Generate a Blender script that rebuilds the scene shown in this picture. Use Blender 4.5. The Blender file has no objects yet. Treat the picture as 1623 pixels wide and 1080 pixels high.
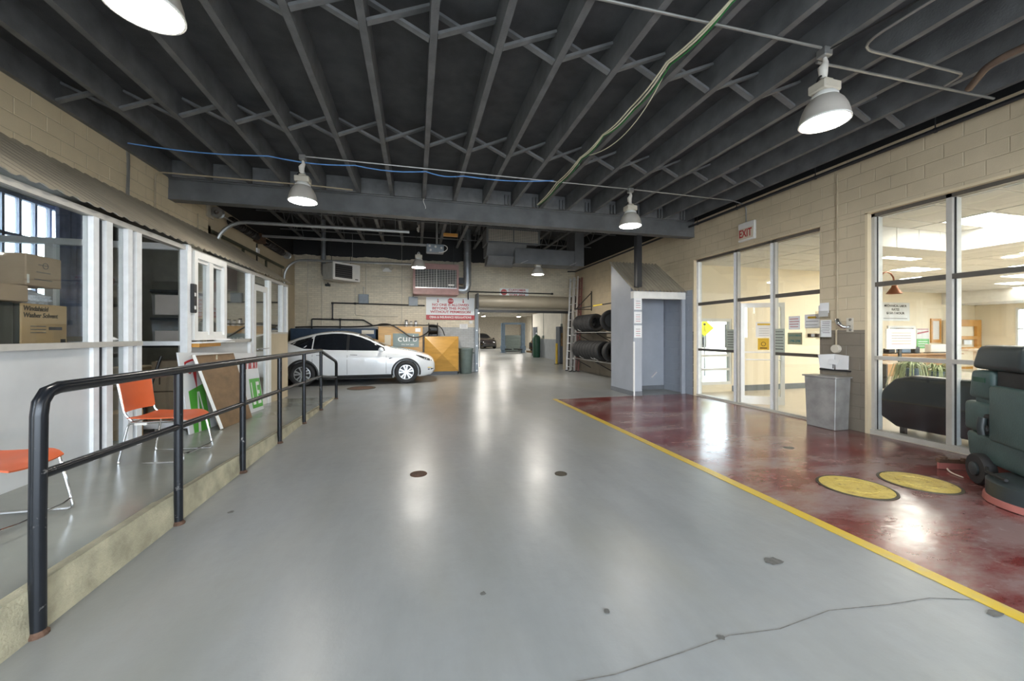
import bpy, bmesh, math, random
from mathutils import Vector, Matrix
random.seed(7)
R = math.radians
scene = bpy.context.scene
C = scene.collection

# ------------------------------------------------------------------ camera, sky, exposure
cam_data = bpy.data.cameras.new('camera')
cam = bpy.data.objects.new('camera', cam_data); C.objects.link(cam)
cam.location = (0, 0, 1.59)
cam.rotation_euler = (R(90), 0, -math.atan(152.5/603))
cam_data.sensor_width = 36.0
cam_data.lens = 36*603/1623
cam_data.shift_y = -10/1623
cam_data.clip_start = 0.02; cam_data.clip_end = 300
scene.camera = cam

world = bpy.data.worlds.new('sky'); scene.world = world; world.use_nodes = True
bg = world.node_tree.nodes['Background']
bg.inputs[0].default_value = (0.80, 0.90, 1.0, 1); bg.inputs[1].default_value = 8.5

scene.view_settings.view_transform = 'Standard'
scene.view_settings.look = 'None'
scene.view_settings.gamma = 1
scene.view_settings.use_curve_mapping = False
scene.cycles.transparent_max_bounces = 40      # many panes of glass in a row
scene.view_settings.exposure = 0.45
LAMP = 75.0        # emission of the high-bay lamps
PANEL = 24.0        # emission of the office ceiling panels

# ------------------------------------------------------------------ materials
def nodes(name):
    m = bpy.data.materials.new(name); m.use_nodes = True
    nt = m.node_tree; b = nt.nodes['Principled BSDF']
    return m, nt, b
def setc(sock, c): sock.default_value = (c[0], c[1], c[2], 1)
def posnode(nt):
    return nt.nodes.new('ShaderNodeNewGeometry').outputs['Position']
def noise(nt, scale, detail=4, rough=.55, vec=None, stretch=None):
    n = nt.nodes.new('ShaderNodeTexNoise'); n.inputs['Scale'].default_value = scale
    n.inputs['Detail'].default_value = detail; n.inputs['Roughness'].default_value = rough
    v = vec or posnode(nt)
    if stretch:
        mp = nt.nodes.new('ShaderNodeMapping'); mp.inputs['Scale'].default_value = stretch
        nt.links.new(v, mp.inputs['Vector']); v = mp.outputs[0]
    nt.links.new(v, n.inputs['Vector'])
    return n.outputs['Fac']
def ramp(nt, fac, p0, p1):
    r = nt.nodes.new('ShaderNodeMapRange'); r.inputs['From Min'].default_value = p0; r.inputs['From Max'].default_value = p1
    nt.links.new(fac, r.inputs['Value']); return r.outputs[0]
def mixc(nt, fac, a, b):
    m = nt.nodes.new('ShaderNodeMix'); m.data_type = 'RGBA'
    if isinstance(fac, float): m.inputs[0].default_value = fac
    else: nt.links.new(fac, m.inputs[0])
    for s, v in ((m.inputs[6], a), (m.inputs[7], b)):
        if isinstance(v, (tuple, list)): setc(s, v)
        else: nt.links.new(v, s)
    return m.outputs[2]
def math2(nt, op, a, b=0.0, clamp=False):
    m = nt.nodes.new('ShaderNodeMath'); m.operation = op; m.use_clamp = clamp
    for s, v in ((m.inputs[0], a), (m.inputs[1], b)):
        if isinstance(v, (int, float)): s.default_value = v
        else: nt.links.new(v, s)
    return m.outputs[0]
def bumpn(nt, b, fac, strength, dist=.02):
    n = nt.nodes.new('ShaderNodeBump'); n.inputs['Strength'].default_value = strength; n.inputs['Distance'].default_value = dist
    nt.links.new(fac, n.inputs['Height']); nt.links.new(n.outputs[0], b.inputs['Normal'])
def sc(c, k): return tuple(min(1, x*k) for x in c)
def mat(name, col, rough=.5, metal=0.0, var=.12, scale=6, bump=0, bscale=60, emit=0, coat=0, stretch=None):
    m, nt, b = nodes(name)
    b.inputs['Roughness'].default_value = rough; b.inputs['Metallic'].default_value = metal
    if coat: b.inputs['Coat Weight'].default_value = coat
    if var:
        f = ramp(nt, noise(nt, scale, stretch=stretch), .3, .7)
        nt.links.new(mixc(nt, f, sc(col, 1-var), sc(col, 1+var)), b.inputs['Base Color'])
    else: setc(b.inputs['Base Color'], col)
    if bump: bumpn(nt, b, noise(nt, bscale, 3), bump, .01)
    if emit:
        setc(b.inputs['Emission Color'], col); b.inputs['Emission Strength'].default_value = emit
    return m
M = {}
def sepz(nt, axis='Z'):
    s = nt.nodes.new('ShaderNodeSeparateXYZ'); nt.links.new(posnode(nt), s.inputs[0]); return s.outputs[axis]

def floor_mat():
    m, nt, b = nodes('painted concrete floor')
    big = ramp(nt, noise(nt, .45, 3, .5), .25, .75)
    c1 = mixc(nt, big, (.190, .203, .208), (.250, .258, .256))
    streak = ramp(nt, noise(nt, 2.2, 6, .65, stretch=(1.0, .22, 1)), .38, .78)
    c2 = mixc(nt, math2(nt, 'MULTIPLY', streak, .6), c1, (.31, .32, .325))
    fine = ramp(nt, noise(nt, 9, 3, .6), .4, .9)
    c3 = mixc(nt, math2(nt, 'MULTIPLY', fine, .16), c2, (.13, .125, .115))
    brown = ramp(nt, noise(nt, .5, 4, .55, stretch=(1.4, .6, 1)), .48, .72)
    c4 = mixc(nt, math2(nt, 'MULTIPLY', brown, .45), c3, (.235, .225, .175))
    nt.links.new(c4, b.inputs['Base Color'])
    rr = nt.nodes.new('ShaderNodeMapRange'); rr.inputs['From Min'].default_value = .3; rr.inputs['From Max'].default_value = .7
    rr.inputs['To Min'].default_value = .280; rr.inputs['To Max'].default_value = .35
    nt.links.new(noise(nt, 1.2, 3, .5), rr.inputs['Value']); nt.links.new(rr.outputs[0], b.inputs['Roughness'])
    h = math2(nt, 'ADD', noise(nt, 6, 4, .6), math2(nt, 'MULTIPLY', noise(nt, 70, 2, .5), .16))
    bumpn(nt, b, h, .07, .03)
    return m
M['floor'] = floor_mat()
def red_mat():
    m, nt, b = nodes('worn red floor paint')
    w = ramp(nt, noise(nt, 1.1, 8, .68, stretch=(.7, 1.5, 1)), .42, .58)
    c1 = mixc(nt, ramp(nt, noise(nt, 3, 4), .3, .7), (.105, .014, .014), (.16, .032, .028))
    c2 = mixc(nt, math2(nt, 'MULTIPLY', w, .66), c1, (.235, .185, .175))
    spk = ramp(nt, noise(nt, 9, 6, .75), .58, .70)
    c3 = mixc(nt, math2(nt, 'MULTIPLY', spk, .35), c2, (.34, .31, .30))
    nt.links.new(c3, b.inputs['Base Color'])
    rr = nt.nodes.new('ShaderNodeMapRange'); rr.inputs['From Min'].default_value = .3; rr.inputs['From Max'].default_value = .7
    rr.inputs['To Min'].default_value = .12; rr.inputs['To Max'].default_value = .26
    nt.links.new(noise(nt, 1.4, 6, .7), rr.inputs['Value']); nt.links.new(rr.outputs[0], b.inputs['Roughness'])
    bumpn(nt, b, noise(nt, 6, 4, .6), .12, .02)
    return m
M['red_floor'] = red_mat()
def yellow_line_mat():
    m, nt, b = nodes('worn yellow line paint')
    w = ramp(nt, noise(nt, 7, 6, .7), .5, .72)
    nt.links.new(mixc(nt, math2(nt, 'MULTIPLY', w, .6), (.52, .36, .03), (.34, .31, .22)), b.inputs['Base Color'])
    b.inputs['Roughness'].default_value = .35
    return m
M['yellow_line'] = yellow_line_mat()

def wall_paint(name, upper, lower=None, split=1.66, booth=False, dark_top=None, bumpy=.25, bscale=70, brick=False):
    m, nt, b = nodes(name)
    f = ramp(nt, noise(nt, 1.5, 5), .3, .7)
    col = mixc(nt, f, sc(upper, .90), sc(upper, 1.08))
    z = sepz(nt)
    if lower:
        lo = mixc(nt, f, sc(lower, .88), sc(lower, 1.12))
        col = mixc(nt, math2(nt, 'LESS_THAN', z, split), col, lo)
    if booth:
        y = sepz(nt, 'Y')
        k = math2(nt, 'MULTIPLY', math2(nt, 'GREATER_THAN', y, 8.46), math2(nt, 'LESS_THAN', y, 9.9))
        k = math2(nt, 'MULTIPLY', k, math2(nt, 'LESS_THAN', z, 2.75))
        col = mixc(nt, k, col, (.30, .33, .38))
    if brick:
        bt = nt.nodes.new('ShaderNodeTexBrick')
        s = nt.nodes.new('ShaderNodeSeparateXYZ'); nt.links.new(posnode(nt), s.inputs[0])
        cb = nt.nodes.new('ShaderNodeCombineXYZ'); nt.links.new(s.outputs[0], cb.inputs[0]); nt.links.new(s.outputs[2], cb.inputs[1])
        nt.links.new(cb.outputs[0], bt.inputs['Vector']); bt.inputs['Scale'].default_value = 1
        bt.inputs['Brick Width'].default_value = .215; bt.inputs['Row Height'].default_value = .075; bt.inputs['Mortar Size'].default_value = .006
        bt.inputs['Mortar Smooth'].default_value = .4
        setc(bt.inputs['Color1'], (1, 1, 1)); setc(bt.inputs['Color2'], (.84, .84, .84)); setc(bt.inputs['Mortar'], (.62, .60, .56))
        mm = nt.nodes.new('ShaderNodeMix'); mm.data_type = 'RGBA'; mm.blend_type = 'MULTIPLY'; mm.inputs[0].default_value = .8
        nt.links.new(col, mm.inputs[6]); nt.links.new(bt.outputs['Color'], mm.inputs[7]); col = mm.outputs[2]
        bumpn(nt, b, bt.outputs['Fac'], -.5, .01)
    else:
        bumpn(nt, b, noise(nt, bscale, 3), bumpy, .006)
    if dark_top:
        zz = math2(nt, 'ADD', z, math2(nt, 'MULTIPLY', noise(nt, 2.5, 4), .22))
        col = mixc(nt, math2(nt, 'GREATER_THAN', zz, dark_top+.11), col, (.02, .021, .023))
    nt.links.new(col, b.inputs['Base Color']); b.inputs['Roughness'].default_value = .55
    return m
BEIGE = (.70, .585, .40)
M['block'] = wall_paint('painted concrete block', BEIGE)
M['block_right'] = wall_paint('painted concrete block two tone', (.57, .475, .33), (.21, .18, .14), 1.66, booth=True)
M['mortar'] = wall_paint('painted block joint', sc(BEIGE, .74))
M['mortar_right'] = wall_paint('painted block joint two tone', (.47, .39, .27), (.17, .145, .113), 1.66, booth=True)
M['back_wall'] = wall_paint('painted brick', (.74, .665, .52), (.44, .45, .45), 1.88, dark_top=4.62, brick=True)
M['shop_white'] = wall_paint('white and grey shop wall', (.80, .77, .69), (.34, .37, .40), 1.27)
M['shop_cream'] = mat('cream shop wall', (.74, .69, .59), .6)
M['ceil_dark'] = mat('black painted deck', (.060, .062, .066), .7, var=.3, scale=3, bump=.4, bscale=90)
M['joist'] = mat('charcoal painted joist', (.135, .138, .142), .55, var=.25, scale=4, bump=.3, bscale=50)
M['brace'] = mat('charcoal painted brace', (.165, .168, .172), .55, var=.2)
M['beam'] = mat('charcoal painted steel beam', (.135, .139, .143), .5, var=.2, scale=3, bump=.15)
M['black_steel'] = mat('black steel', (.022, .023, .026), .4, var=.2)
M['dark_head'] = mat('near-black wall head', (.012, .012, .013), .9)  # near-black strip set back above the wall tops
M['shop_ceiling'] = mat('white shop ceiling', (.74, .71, .65), .7)
M['cream'] = mat('cream office wall', (.88, .79, .62), .6, var=.04, scale=1)
M['white_paint'] = mat('white paint', (.78, .77, .74), .5, var=.05)
M['tile'] = mat('ceiling tile', (.70, .69, .66), .8, var=.04, scale=20, bump=.3, bscale=120)
M['tgrid'] = mat('ceiling grid', (.80, .79, .76), .5, var=.02)
M['office_floor'] = mat('beige office floor', (.56, .50, .41), .3, var=.10, scale=1.2)
M['grey_base'] = mat('grey vinyl base', (.16, .18, .20), .5)
M['ground'] = mat('outdoor pavement', (.32, .32, .31), .8, var=.15, scale=1)
M['alu'] = mat('aluminium frame', (.80, .81, .82), .35, .0, var=.06, scale=10)  # whitened so the colour itself carries the bright highlights on the frames
M['alu_dark'] = mat('bronze frame', (.115, .105, .092), .42, .3, var=.1)
M['alu_grey'] = mat('dull aluminium frame', (.46, .44, .40), .4, .0, var=.08)
M['gasket'] = mat('black gasket', (.01, .01, .012), .5, var=0)
M['white_vinyl'] = mat('white vinyl', (.80, .80, .78), .4, var=.04)
M['panel_white'] = mat('pale laminate panel', (.56, .57, .57), .35, var=.10, scale=1.5)
M['awning'] = mat('ribbed roof sheet', (.37, .325, .25), .5, .1, var=.15, scale=2)
M['platform'] = mat('green grey painted platform', (.215, .228, .205), .22, var=.18, scale=1.2, bump=.06, bscale=30)
M['curb'] = mat('worn beige kerb', (.40, .365, .255), .6, var=.28, scale=6, bump=.5, bscale=70)
M['rail'] = None
def rail_mat():
    m, nt, b = nodes('worn black rail paint')
    w = ramp(nt, noise(nt, 9, 7, .75, stretch=(1, .4, 1)), .62, .68)
    nt.links.new(mixc(nt, w, (.012, .014, .018), (.22, .21, .20)), b.inputs['Base Color'])
    b.inputs['Roughness'].default_value = .26; b.inputs['Metallic'].default_value = .3
    return m
M['rail'] = rail_mat()
def corr_mat():
    m, nt, b = nodes('lens'); return m
def glass_mat(name, tint=(.93, .95, .95), base=.05, rough=.02):
    m = bpy.data.materials.new(name); m.use_nodes = True; nt = m.node_tree
    for n in list(nt.nodes): nt.nodes.remove(n)
    out = nt.nodes.new('ShaderNodeOutputMaterial'); mx = nt.nodes.new('ShaderNodeMixShader')
    t = nt.nodes.new('ShaderNodeBsdfTransparent'); setc(t.inputs[0], tint)
    g = nt.nodes.new('ShaderNodeBsdfGlossy'); g.inputs['Roughness'].default_value = rough; setc(g.inputs[0], (1, 1, 1))
    lw = nt.nodes.new('ShaderNodeLayerWeight'); lw.inputs['Blend'].default_value = .5
    p = math2(nt, 'POWER', lw.outputs['Facing'], 4.0)
    f = math2(nt, 'ADD', math2(nt, 'MULTIPLY', p, .8), base, True)
    nt.links.new(f, mx.inputs[0]); nt.links.new(t.outputs[0], mx.inputs[1]); nt.links.new(g.outputs[0], mx.inputs[2])
    nt.links.new(mx.outputs[0], out.inputs[0])
    return m
M['glass'] = glass_mat('clear window glass')
M['glass_tint'] = glass_mat('tinted office glass', (.72, .76, .80), .08)
M['acrylic'] = glass_mat('clear acrylic', (.86, .86, .84), .08, .05)
M['lamp_glow'] = None
def emis(name, col, s):
    m = bpy.data.materials.new(name); m.use_nodes = True; nt = m.node_tree
    for n in list(nt.nodes): nt.nodes.remove(n)
    out = nt.nodes.new('ShaderNodeOutputMaterial'); e = nt.nodes.new('ShaderNodeEmission')
    setc(e.inputs[0], col); e.inputs[1].default_value = s; nt.links.new(e.outputs[0], out.inputs[0]); return m
M['lamp_glow'] = emis('high bay lamp light', (1, .93, .82), LAMP)
M['lamp_glow_rear'] = emis('rear bay lamp light', (1, .94, .84), LAMP*3.4)
M['lamp_glow_shop'] = emis('shop lamp light', (1, .95, .86), 320)
M['panel_glow'] = emis('ceiling panel light', (1, .94, .82), PANEL)
M['shade'] = mat('taupe lamp shade', (.52, .48, .43), .38, .1, var=.04)
M['ballast'] = mat('cream lamp housing', (.58, .53, .44), .45, var=.06)
M['white_cloth'] = mat('white wrapped fitting', (.75, .71, .65), .6)
M['grey_conduit'] = mat('galvanised conduit', (.36, .36, .35), .38, .6, var=.12)
M['beige_conduit'] = mat('painted conduit', (.42, .345, .235), .5, var=.06)
M['galv'] = mat('galvanised duct', (.42, .45, .48), .33, .7, var=.15, scale=3)
M['duct_grey'] = mat('dusty grey duct', (.155, .160, .168), .6, .1, var=.15, scale=3)
M['rust'] = mat('rusty iron', (.10, .055, .035), .7, .3, var=.35, scale=14, bump=.4)
M['brown_pipe'] = mat('brown painted pipe', (.145, .10, .075), .5, .1, var=.2, scale=8)
M['wire_cream'] = mat('cream cable', (.78, .73, .55), .5, var=.05)
M['wire_blue'] = mat('blue cable', (.15, .35, .75), .4, var=.05)
M['wire_green'] = mat('green cable', (.03, .18, .05), .5, var=.05)
M['wire_black'] = mat('black cable', (.012, .012, .012), .45, var=0)
M['orange'] = mat('orange plastic seat', (.56, .105, .030), .4, var=.06)
M['chrome'] = mat('chrome', (.75, .76, .78), .12, 1.0, var=.03)
M['brown_board'] = mat('brown hardboard', (.215, .135, .070), .6, var=.22, scale=4, stretch=(1, 1, 2))
M['card'] = mat('cardboard', (.43, .285, .145), .75, var=.10, scale=5)
M['card_pale'] = mat('pale cardboard', (.34, .245, .165), .75, var=.10, scale=5)
M['card_dark'] = mat('dark printed cardboard', (.035, .040, .036), .6, var=.1)
M['ink'] = mat('dark ink', (.022, .016, .012), .7, var=0)
M['ink_grey'] = mat('faded ink', (.10, .09, .09), .7, var=0)
M['bubble'] = mat('bubble wrap', (.66, .70, .76), .2, var=.25, scale=40, bump=1.0, bscale=60)
M['tub'] = glass_mat('clear tub plastic', (.86, .89, .93), .12, .2)
M['tub_black'] = mat('black tub trim', (.012, .014, .017), .4, var=0)
M['tub_fill'] = mat('pale tub contents', (.66, .52, .43), .7, var=.08)
M['sign_white'] = mat('white sign board', (.72, .74, .75), .35, var=.04, scale=2)
M['red_ink'] = mat('red sign paint', (.42, .018, .022), .4, var=.05)
M['green_ink'] = mat('green sign paint', (.10, .42, .055), .4, var=.05)
M['white_ink'] = mat('white sign paint', (.82, .82, .80), .4, var=0)
M['car_white'] = mat('white car paint', (.80, .82, .84), .22, var=.02, coat=1.0)
M['car_black'] = mat('black car paint', (.012, .010, .012), .15, var=0, coat=1.0)
M['car_glass'] = mat('tinted car glass', (.010, .012, .016), .05, var=0)
M['car_trim'] = mat('black car trim', (.016, .017, .019), .45, var=0)
M['tyre'] = mat('tyre rubber', (.018, .018, .019), .62, var=.15, scale=30)
M['rim'] = mat('silver alloy', (.66, .68, .70), .28, .6, var=.03)
M['amber'] = mat('amber marker', (.75, .55, .08), .3, var=0)
M['wood_yellow'] = mat('yellow stained plywood', (.52, .285, .065), .32, var=.16, scale=3, stretch=(.5, 1, 3))
M['sign_grey'] = mat('grey green sign', (.19, .245, .235), .4, var=.05)
M['navy'] = mat('dark blue cabinet', (.018, .042, .085), .45, var=.2)
M['bin_green'] = mat('grey green plastic can', (.115, .150, .140), .5, var=.12)
M['heater_red'] = mat('dusty rose heater casing', (.40, .225, .205), .45, var=.10)
M['heater_white'] = mat('grey white heater casing', (.50, .49, .45), .45, var=.08)
M['box_grey'] = mat('grey electrical box', (.26, .30, .34), .45, var=.08)
M['silver'] = mat('silver aluminium', (.66, .66, .66), .33, .7, var=.08)
M['red_ladder'] = mat('red fibreglass', (.20, .085, .075), .5, var=.1)
M['coil'] = mat('beige door curtain', (.36, .315, .240), .42, .15, var=.08, scale=2)
M['door_beige'] = mat('beige overhead door', (.36, .31, .22), .5, var=.08)
M['spring'] = mat('black torsion spring', (.035, .03, .028), .5, .5, var=.2)
M['olive'] = mat('dark olive angle iron', (.055, .058, .035), .5, .2, var=.15)
M['booth'] = mat('grey blue painted booth', (.36, .385, .43), .45, var=.07, scale=2)
M['booth_base'] = mat('grey booth baseboard', (.155, .165, .18), .5)
M['paper'] = mat('white paper', (.78, .78, .78), .7, var=.03)
M['paper_green'] = mat('pale green placard', (.46, .50, .42), .6, var=.03)
M['paper_teal'] = mat('olive placard', (.30, .31, .20), .6, var=.05)
M['teal_ink'] = mat('teal lettering', (.06, .19, .19), .5, var=0)
M['yellow_paper'] = mat('yellow sticker', (.70, .44, .03), .5, var=.03)
M['exit_face'] = mat('cream exit sign face', (.60, .53, .40), .4, var=.03)
M['exit_box'] = mat('white exit sign box', (.72, .70, .66), .4, var=.03)
M['bin_grey'] = mat('grey metal bin', (.34, .335, .325), .40, .3, var=.20, scale=5)
M['scrub'] = mat('teal scrubber plastic', (.050, .092, .092), .42, var=.18, scale=5, bump=.15, bscale=60)
M['scrub_dark'] = mat('dark scrubber hood', (.030, .040, .043), .38, var=.12)
M['scrub_black'] = mat('black scrubber parts and shade', (.008, .008, .009), .6, var=0)  # black parts, and the shade of the open well painted as colour
M['pink_rubber'] = mat('pink rubber', (.38, .13, .11), .5, var=.15)
M['yellow_cover'] = mat('yellow painted iron cover', (.50, .36, .065), .55, var=.25, scale=12, bump=1.0, bscale=90)
def cover_mat():
    m, nt, b = nodes('chipped yellow cover paint')
    w = ramp(nt, noise(nt, 16, 6, .75), .53, .66)
    y = mixc(nt, ramp(nt, noise(nt, 5, 3), .3, .7), (.44, .31, .055), (.60, .47, .12))
    nt.links.new(mixc(nt, math2(nt, 'MULTIPLY', w, .75), y, (.16, .11, .035)), b.inputs['Base Color'])
    b.inputs['Roughness'].default_value = .55; bumpn(nt, b, noise(nt, 60, 3), 1.0, .012)
    return m
M['yellow_cover'] = cover_mat()
M['cover_ring'] = mat('dark iron ring', (.045, .036, .022), .6, var=.2)
M['sofa'] = mat('black leather', (.020, .023, .028), .30, var=.15, bump=.1, bscale=40)
M['desk_wood'] = mat('light oak desk', (.50, .315, .165), .45, var=.08, stretch=(.4, 1, 4))
M['pale_wood'] = mat('pale laminate', (.60, .50, .40), .45, var=.05)
M['orange_wood'] = mat('orange oak cabinet', (.56, .27, .055), .4, var=.08)
M['plant'] = mat('pale spider plant leaf', (.36, .42, .24), .5, var=.3, scale=30)
M['pot_blue'] = mat('blue plastic', (.12, .19, .29), .4, var=.05)
M['copper'] = mat('copper lamp', (.30, .115, .06), .35, .6, var=.08)
M['lift_blue'] = mat('blue lift steel', (.16, .22, .29), .45, .2, var=.15)
M['shop_door'] = mat('slate shop door', (.085, .100, .125), .5, var=.06)
M['green_tank'] = mat('dark green tank', (.015, .070, .040), .45, var=.1)
M['yellow_post'] = mat('yellow safety paint', (.60, .40, .04), .5, var=.08)
M['tool_grey'] = mat('grey green cabinet', (.13, .16, .15), .5, var=.1)
M['parts_brown'] = mat('brown machinery', (.20, .125, .06), .6, var=.4, scale=8)
M['leaf'] = mat('street tree leaf', (.07, .13, .045), .6, var=.4, scale=6)
M['bark'] = mat('bark', (.08, .055, .04), .8)
M['street_yellow'] = mat('yellow road sign', (.75, .65, .02), .4, var=0)
M['curtain'] = mat('blue grey curtain', (.22, .25, .38), .8, var=.2, scale=6)
M['curtain_pale'] = mat('pale curtain edge', (.55, .54, .50), .8, var=.2)
M['sash'] = mat('blue grey steel sash', (.30, .33, .42), .5, var=.05)
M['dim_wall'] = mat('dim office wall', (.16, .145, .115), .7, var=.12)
M['tape'] = mat('masking tape', (.60, .54, .40), .6, var=.05)
M['yellow_tape'] = mat('yellow tape', (.62, .46, .04), .5, var=.05)
M['teal_ink2'] = mat('teal logo print', (.02, .26, .30), .5, var=0)
M['stain'] = mat('dark floor stain', (.10, .10, .095), .5, var=.3, scale=30)
M['crack'] = mat('floor crack', (.145, .14, .13), .7, var=.4, scale=20)

# ------------------------------------------------------------------ mesh helpers
ORG = {}
class MB:
    def __init__(s): s.v = []; s.f = []
    def add(s, vs, fs):
        n = len(s.v); s.v += [tuple(p) for p in vs]; s.f += [tuple(i+n for i in f) for f in fs]; return s
    def box(s, x0, x1, y0, y1, z0, z1):
        x0, x1 = min(x0, x1), max(x0, x1); y0, y1 = min(y0, y1), max(y0, y1); z0, z1 = min(z0, z1), max(z0, z1)
        return s.add([(x0,y0,z0),(x1,y0,z0),(x1,y1,z0),(x0,y1,z0),(x0,y0,z1),(x1,y0,z1),(x1,y1,z1),(x0,y1,z1)],
                     [(0,3,2,1),(4,5,6,7),(0,1,5,4),(1,2,6,5),(2,3,7,6),(3,0,4,7)])
    def bar(s, p, q, w, h, up=(0,0,1)):
        p, q = Vector(p), Vector(q); d = (q-p).normalized(); u = Vector(up); a = d.cross(u)
        if a.length < 1e-4: a = d.cross(Vector((1,0,0)))
        a.normalize(); b = a.cross(d)
        a *= w/2; b *= h/2
        return s.add([p-a-b,p+a-b,p+a+b,p-a+b,q-a-b,q+a-b,q+a+b,q-a+b],
                     [(0,1,2,3),(4,7,6,5),(0,4,5,1),(1,5,6,2),(2,6,7,3),(3,7,4,0)])
    def tube(s, pts, r, n=10, cap=True):
        P = [Vector(p) for p in pts]; rings = []; ref = None
        for i, p in enumerate(P):
            d = (P[min(i+1, len(P)-1)]-P[max(i-1, 0)]).normalized()
            if ref is None:
                ref = Vector((0,0,1)) if abs(d.z) < .9 else Vector((1,0,0))
            a = (ref - d*ref.dot(d))
            if a.length < 1e-4: a = d.orthogonal()
            a.normalize(); ref = a; b = d.cross(a)
            rr = r[i] if isinstance(r, (list, tuple)) else r
            rings.append([p + (a*math.cos(2*math.pi*k/n)+b*math.sin(2*math.pi*k/n))*rr for k in range(n)])
        vs = [v for ring in rings for v in ring]; fs = []
        for i in range(len(P)-1):
            for k in range(n):
                fs.append((i*n+k, i*n+(k+1)%n, (i+1)*n+(k+1)%n, (i+1)*n+k))
        if cap: fs += [tuple(range(n-1, -1, -1)), tuple(range((len(P)-1)*n, len(P)*n))]
        return s.add(vs, fs)
    def cyl(s, p, q, r, n=16): return s.tube([p, q], r, n)
    def lathe(s, prof, o=(0,0,0), axis='z', n=24, close=False):
        vs = []; fs = []
        for r, h in prof:
            for k in range(n):
                a = 2*math.pi*k/n; c, d = r*math.cos(a), r*math.sin(a)
                vs.append({'z': (o[0]+c, o[1]+d, o[2]+h), 'y': (o[0]+d, o[1]+h, o[2]+c), 'x': (o[0]+h, o[1]+c, o[2]+d)}[axis])
        m = len(prof)
        for i in range(m-1 if not close else m):
            j = (i+1) % m
            for k in range(n): fs.append((i*n+k, i*n+(k+1)%n, j*n+(k+1)%n, j*n+k))
        if not close:
            if prof[0][0] > 1e-5: fs.append(tuple(range(n-1, -1, -1)))
            if prof[-1][0] > 1e-5: fs.append(tuple(range((m-1)*n, m*n)))
        return s.add(vs, fs)
    def prism(s, poly, axis, a, b):
        n = len(poly)
        f = {'x': lambda p, t: (t, p[0], p[1]), 'y': lambda p, t: (p[0], t, p[1]), 'z': lambda p, t: (p[0], p[1], t)}[axis]
        vs = [f(p, a) for p in poly]+[f(p, b) for p in poly]
        fs = [tuple(range(n-1, -1, -1)), tuple(range(n, 2*n))]+[(i, (i+1)%n, n+(i+1)%n, n+i) for i in range(n)]
        return s.add(vs, fs)
    def quad(s, *p): return s.add(p, [tuple(range(len(p)))])
    def grid(s, rows):
        n = len(rows[0]); vs = [p for r in rows for p in r]
        return s.add(vs, [(i*n+j, i*n+j+1, (i+1)*n+j+1, (i+1)*n+j) for i in range(len(rows)-1) for j in range(n-1)])
    def build(s, name, m, parent=None, smooth=False, bevel=0, seg=1, solid=0):
        me = bpy.data.meshes.new(name)
        o = ORG.get(parent.name, (0,0,0)) if parent else (0,0,0)
        me.from_pydata([(v[0]-o[0], v[1]-o[1], v[2]-o[2]) for v in s.v], [], s.f)
        bm = bmesh.new(); bm.from_mesh(me)
        if solid:
            bmesh.ops.solidify(bm, geom=bm.faces[:], thickness=solid)
        bmesh.ops.recalc_face_normals(bm, faces=bm.faces[:])
        if bevel:
            ed = [e for e in bm.edges if len(e.link_faces) == 2 and e.calc_face_angle(0) > .5]
            bmesh.ops.bevel(bm, geom=ed, offset=bevel, segments=seg, affect='EDGES', profile=.5)
        bm.to_mesh(me); bm.free()
        me.materials.append(M[m] if isinstance(m, str) else m)
        if smooth:
            for p in me.polygons: p.use_smooth = True
            me.set_sharp_from_angle(angle=R(40))
        ob = bpy.data.objects.new(name, me); C.objects.link(ob)
        if parent: ob.parent = parent; ORG[ob.name] = o
        return ob
def thing(name, label, cat, loc=(0,0,0), rotz=None, group=None):
    o = bpy.data.objects.new(name, None); C.objects.link(o); o.location = loc; o.empty_display_size = .1
    o['label'] = label; o['category'] = cat
    if group: o['group'] = group
    if rotz is None: ORG[o.name] = tuple(loc)          # parts are given in world coordinates
    else: o.rotation_euler = (0,0,rotz); ORG[o.name] = (0,0,0)
    return o
def tag(o, label, cat, group=None):
    o['label'] = label; o['category'] = cat
    if group: o['group'] = group
    return o
def struct(o, label=None):
    o['kind'] = 'structure'
    if label: o['label'] = label
    return o
def copy_tree(o, parent=None):
    c = o.copy(); C.objects.link(c); c.parent = parent
    if o.name in ORG: ORG[c.name] = ORG[o.name]
    for ch in list(o.children): copy_tree(ch, c)
    return c
FACE = {'-y': (R(90),0,0), '-x': (R(90),0,R(-90)), '+x': (R(90),0,R(90)), '+z': (0,0,0)}
def text(s, size, m, parent, loc, face='-y', name='lettering', align='CENTER', depth=.001, width=None, bold=0, spacing=1.0, shear=0):
    cu = bpy.data.curves.new(name, 'FONT'); cu.body = s; cu.size = size; cu.align_x = align; cu.align_y = 'CENTER'
    cu.extrude = depth; cu.offset = bold; cu.space_line = spacing; cu.shear = shear; cu.resolution_u = 3
    t = bpy.data.objects.new(name, cu); C.objects.link(t)
    dg = bpy.context.evaluated_depsgraph_get(); dg.update()
    me = bpy.data.meshes.new_from_object(t.evaluated_get(dg)); bpy.data.objects.remove(t); bpy.data.curves.remove(cu)
    me.materials.clear(); me.materials.append(M[m])
    o = bpy.data.objects.new(name, me); C.objects.link(o)
    g = ORG.get(parent.name, (0,0,0)) if parent else (0,0,0)
    o.location = (loc[0]-g[0], loc[1]-g[1], loc[2]-g[2])
    o.rotation_euler = FACE[face] if isinstance(face, str) else face
    if width:
        xs = [v.co.x for v in me.vertices]; w = max(xs)-min(xs)
        o.scale = (width/w, 1, 1)
    if parent: o.parent = parent; ORG[o.name] = g
    return o
def arc(cx, cy, r, a0, a1, n):
    return [(cx+r*math.cos(a0+(a1-a0)*i/n), cy+r*math.sin(a0+(a1-a0)*i/n)) for i in range(n+1)]
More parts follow.
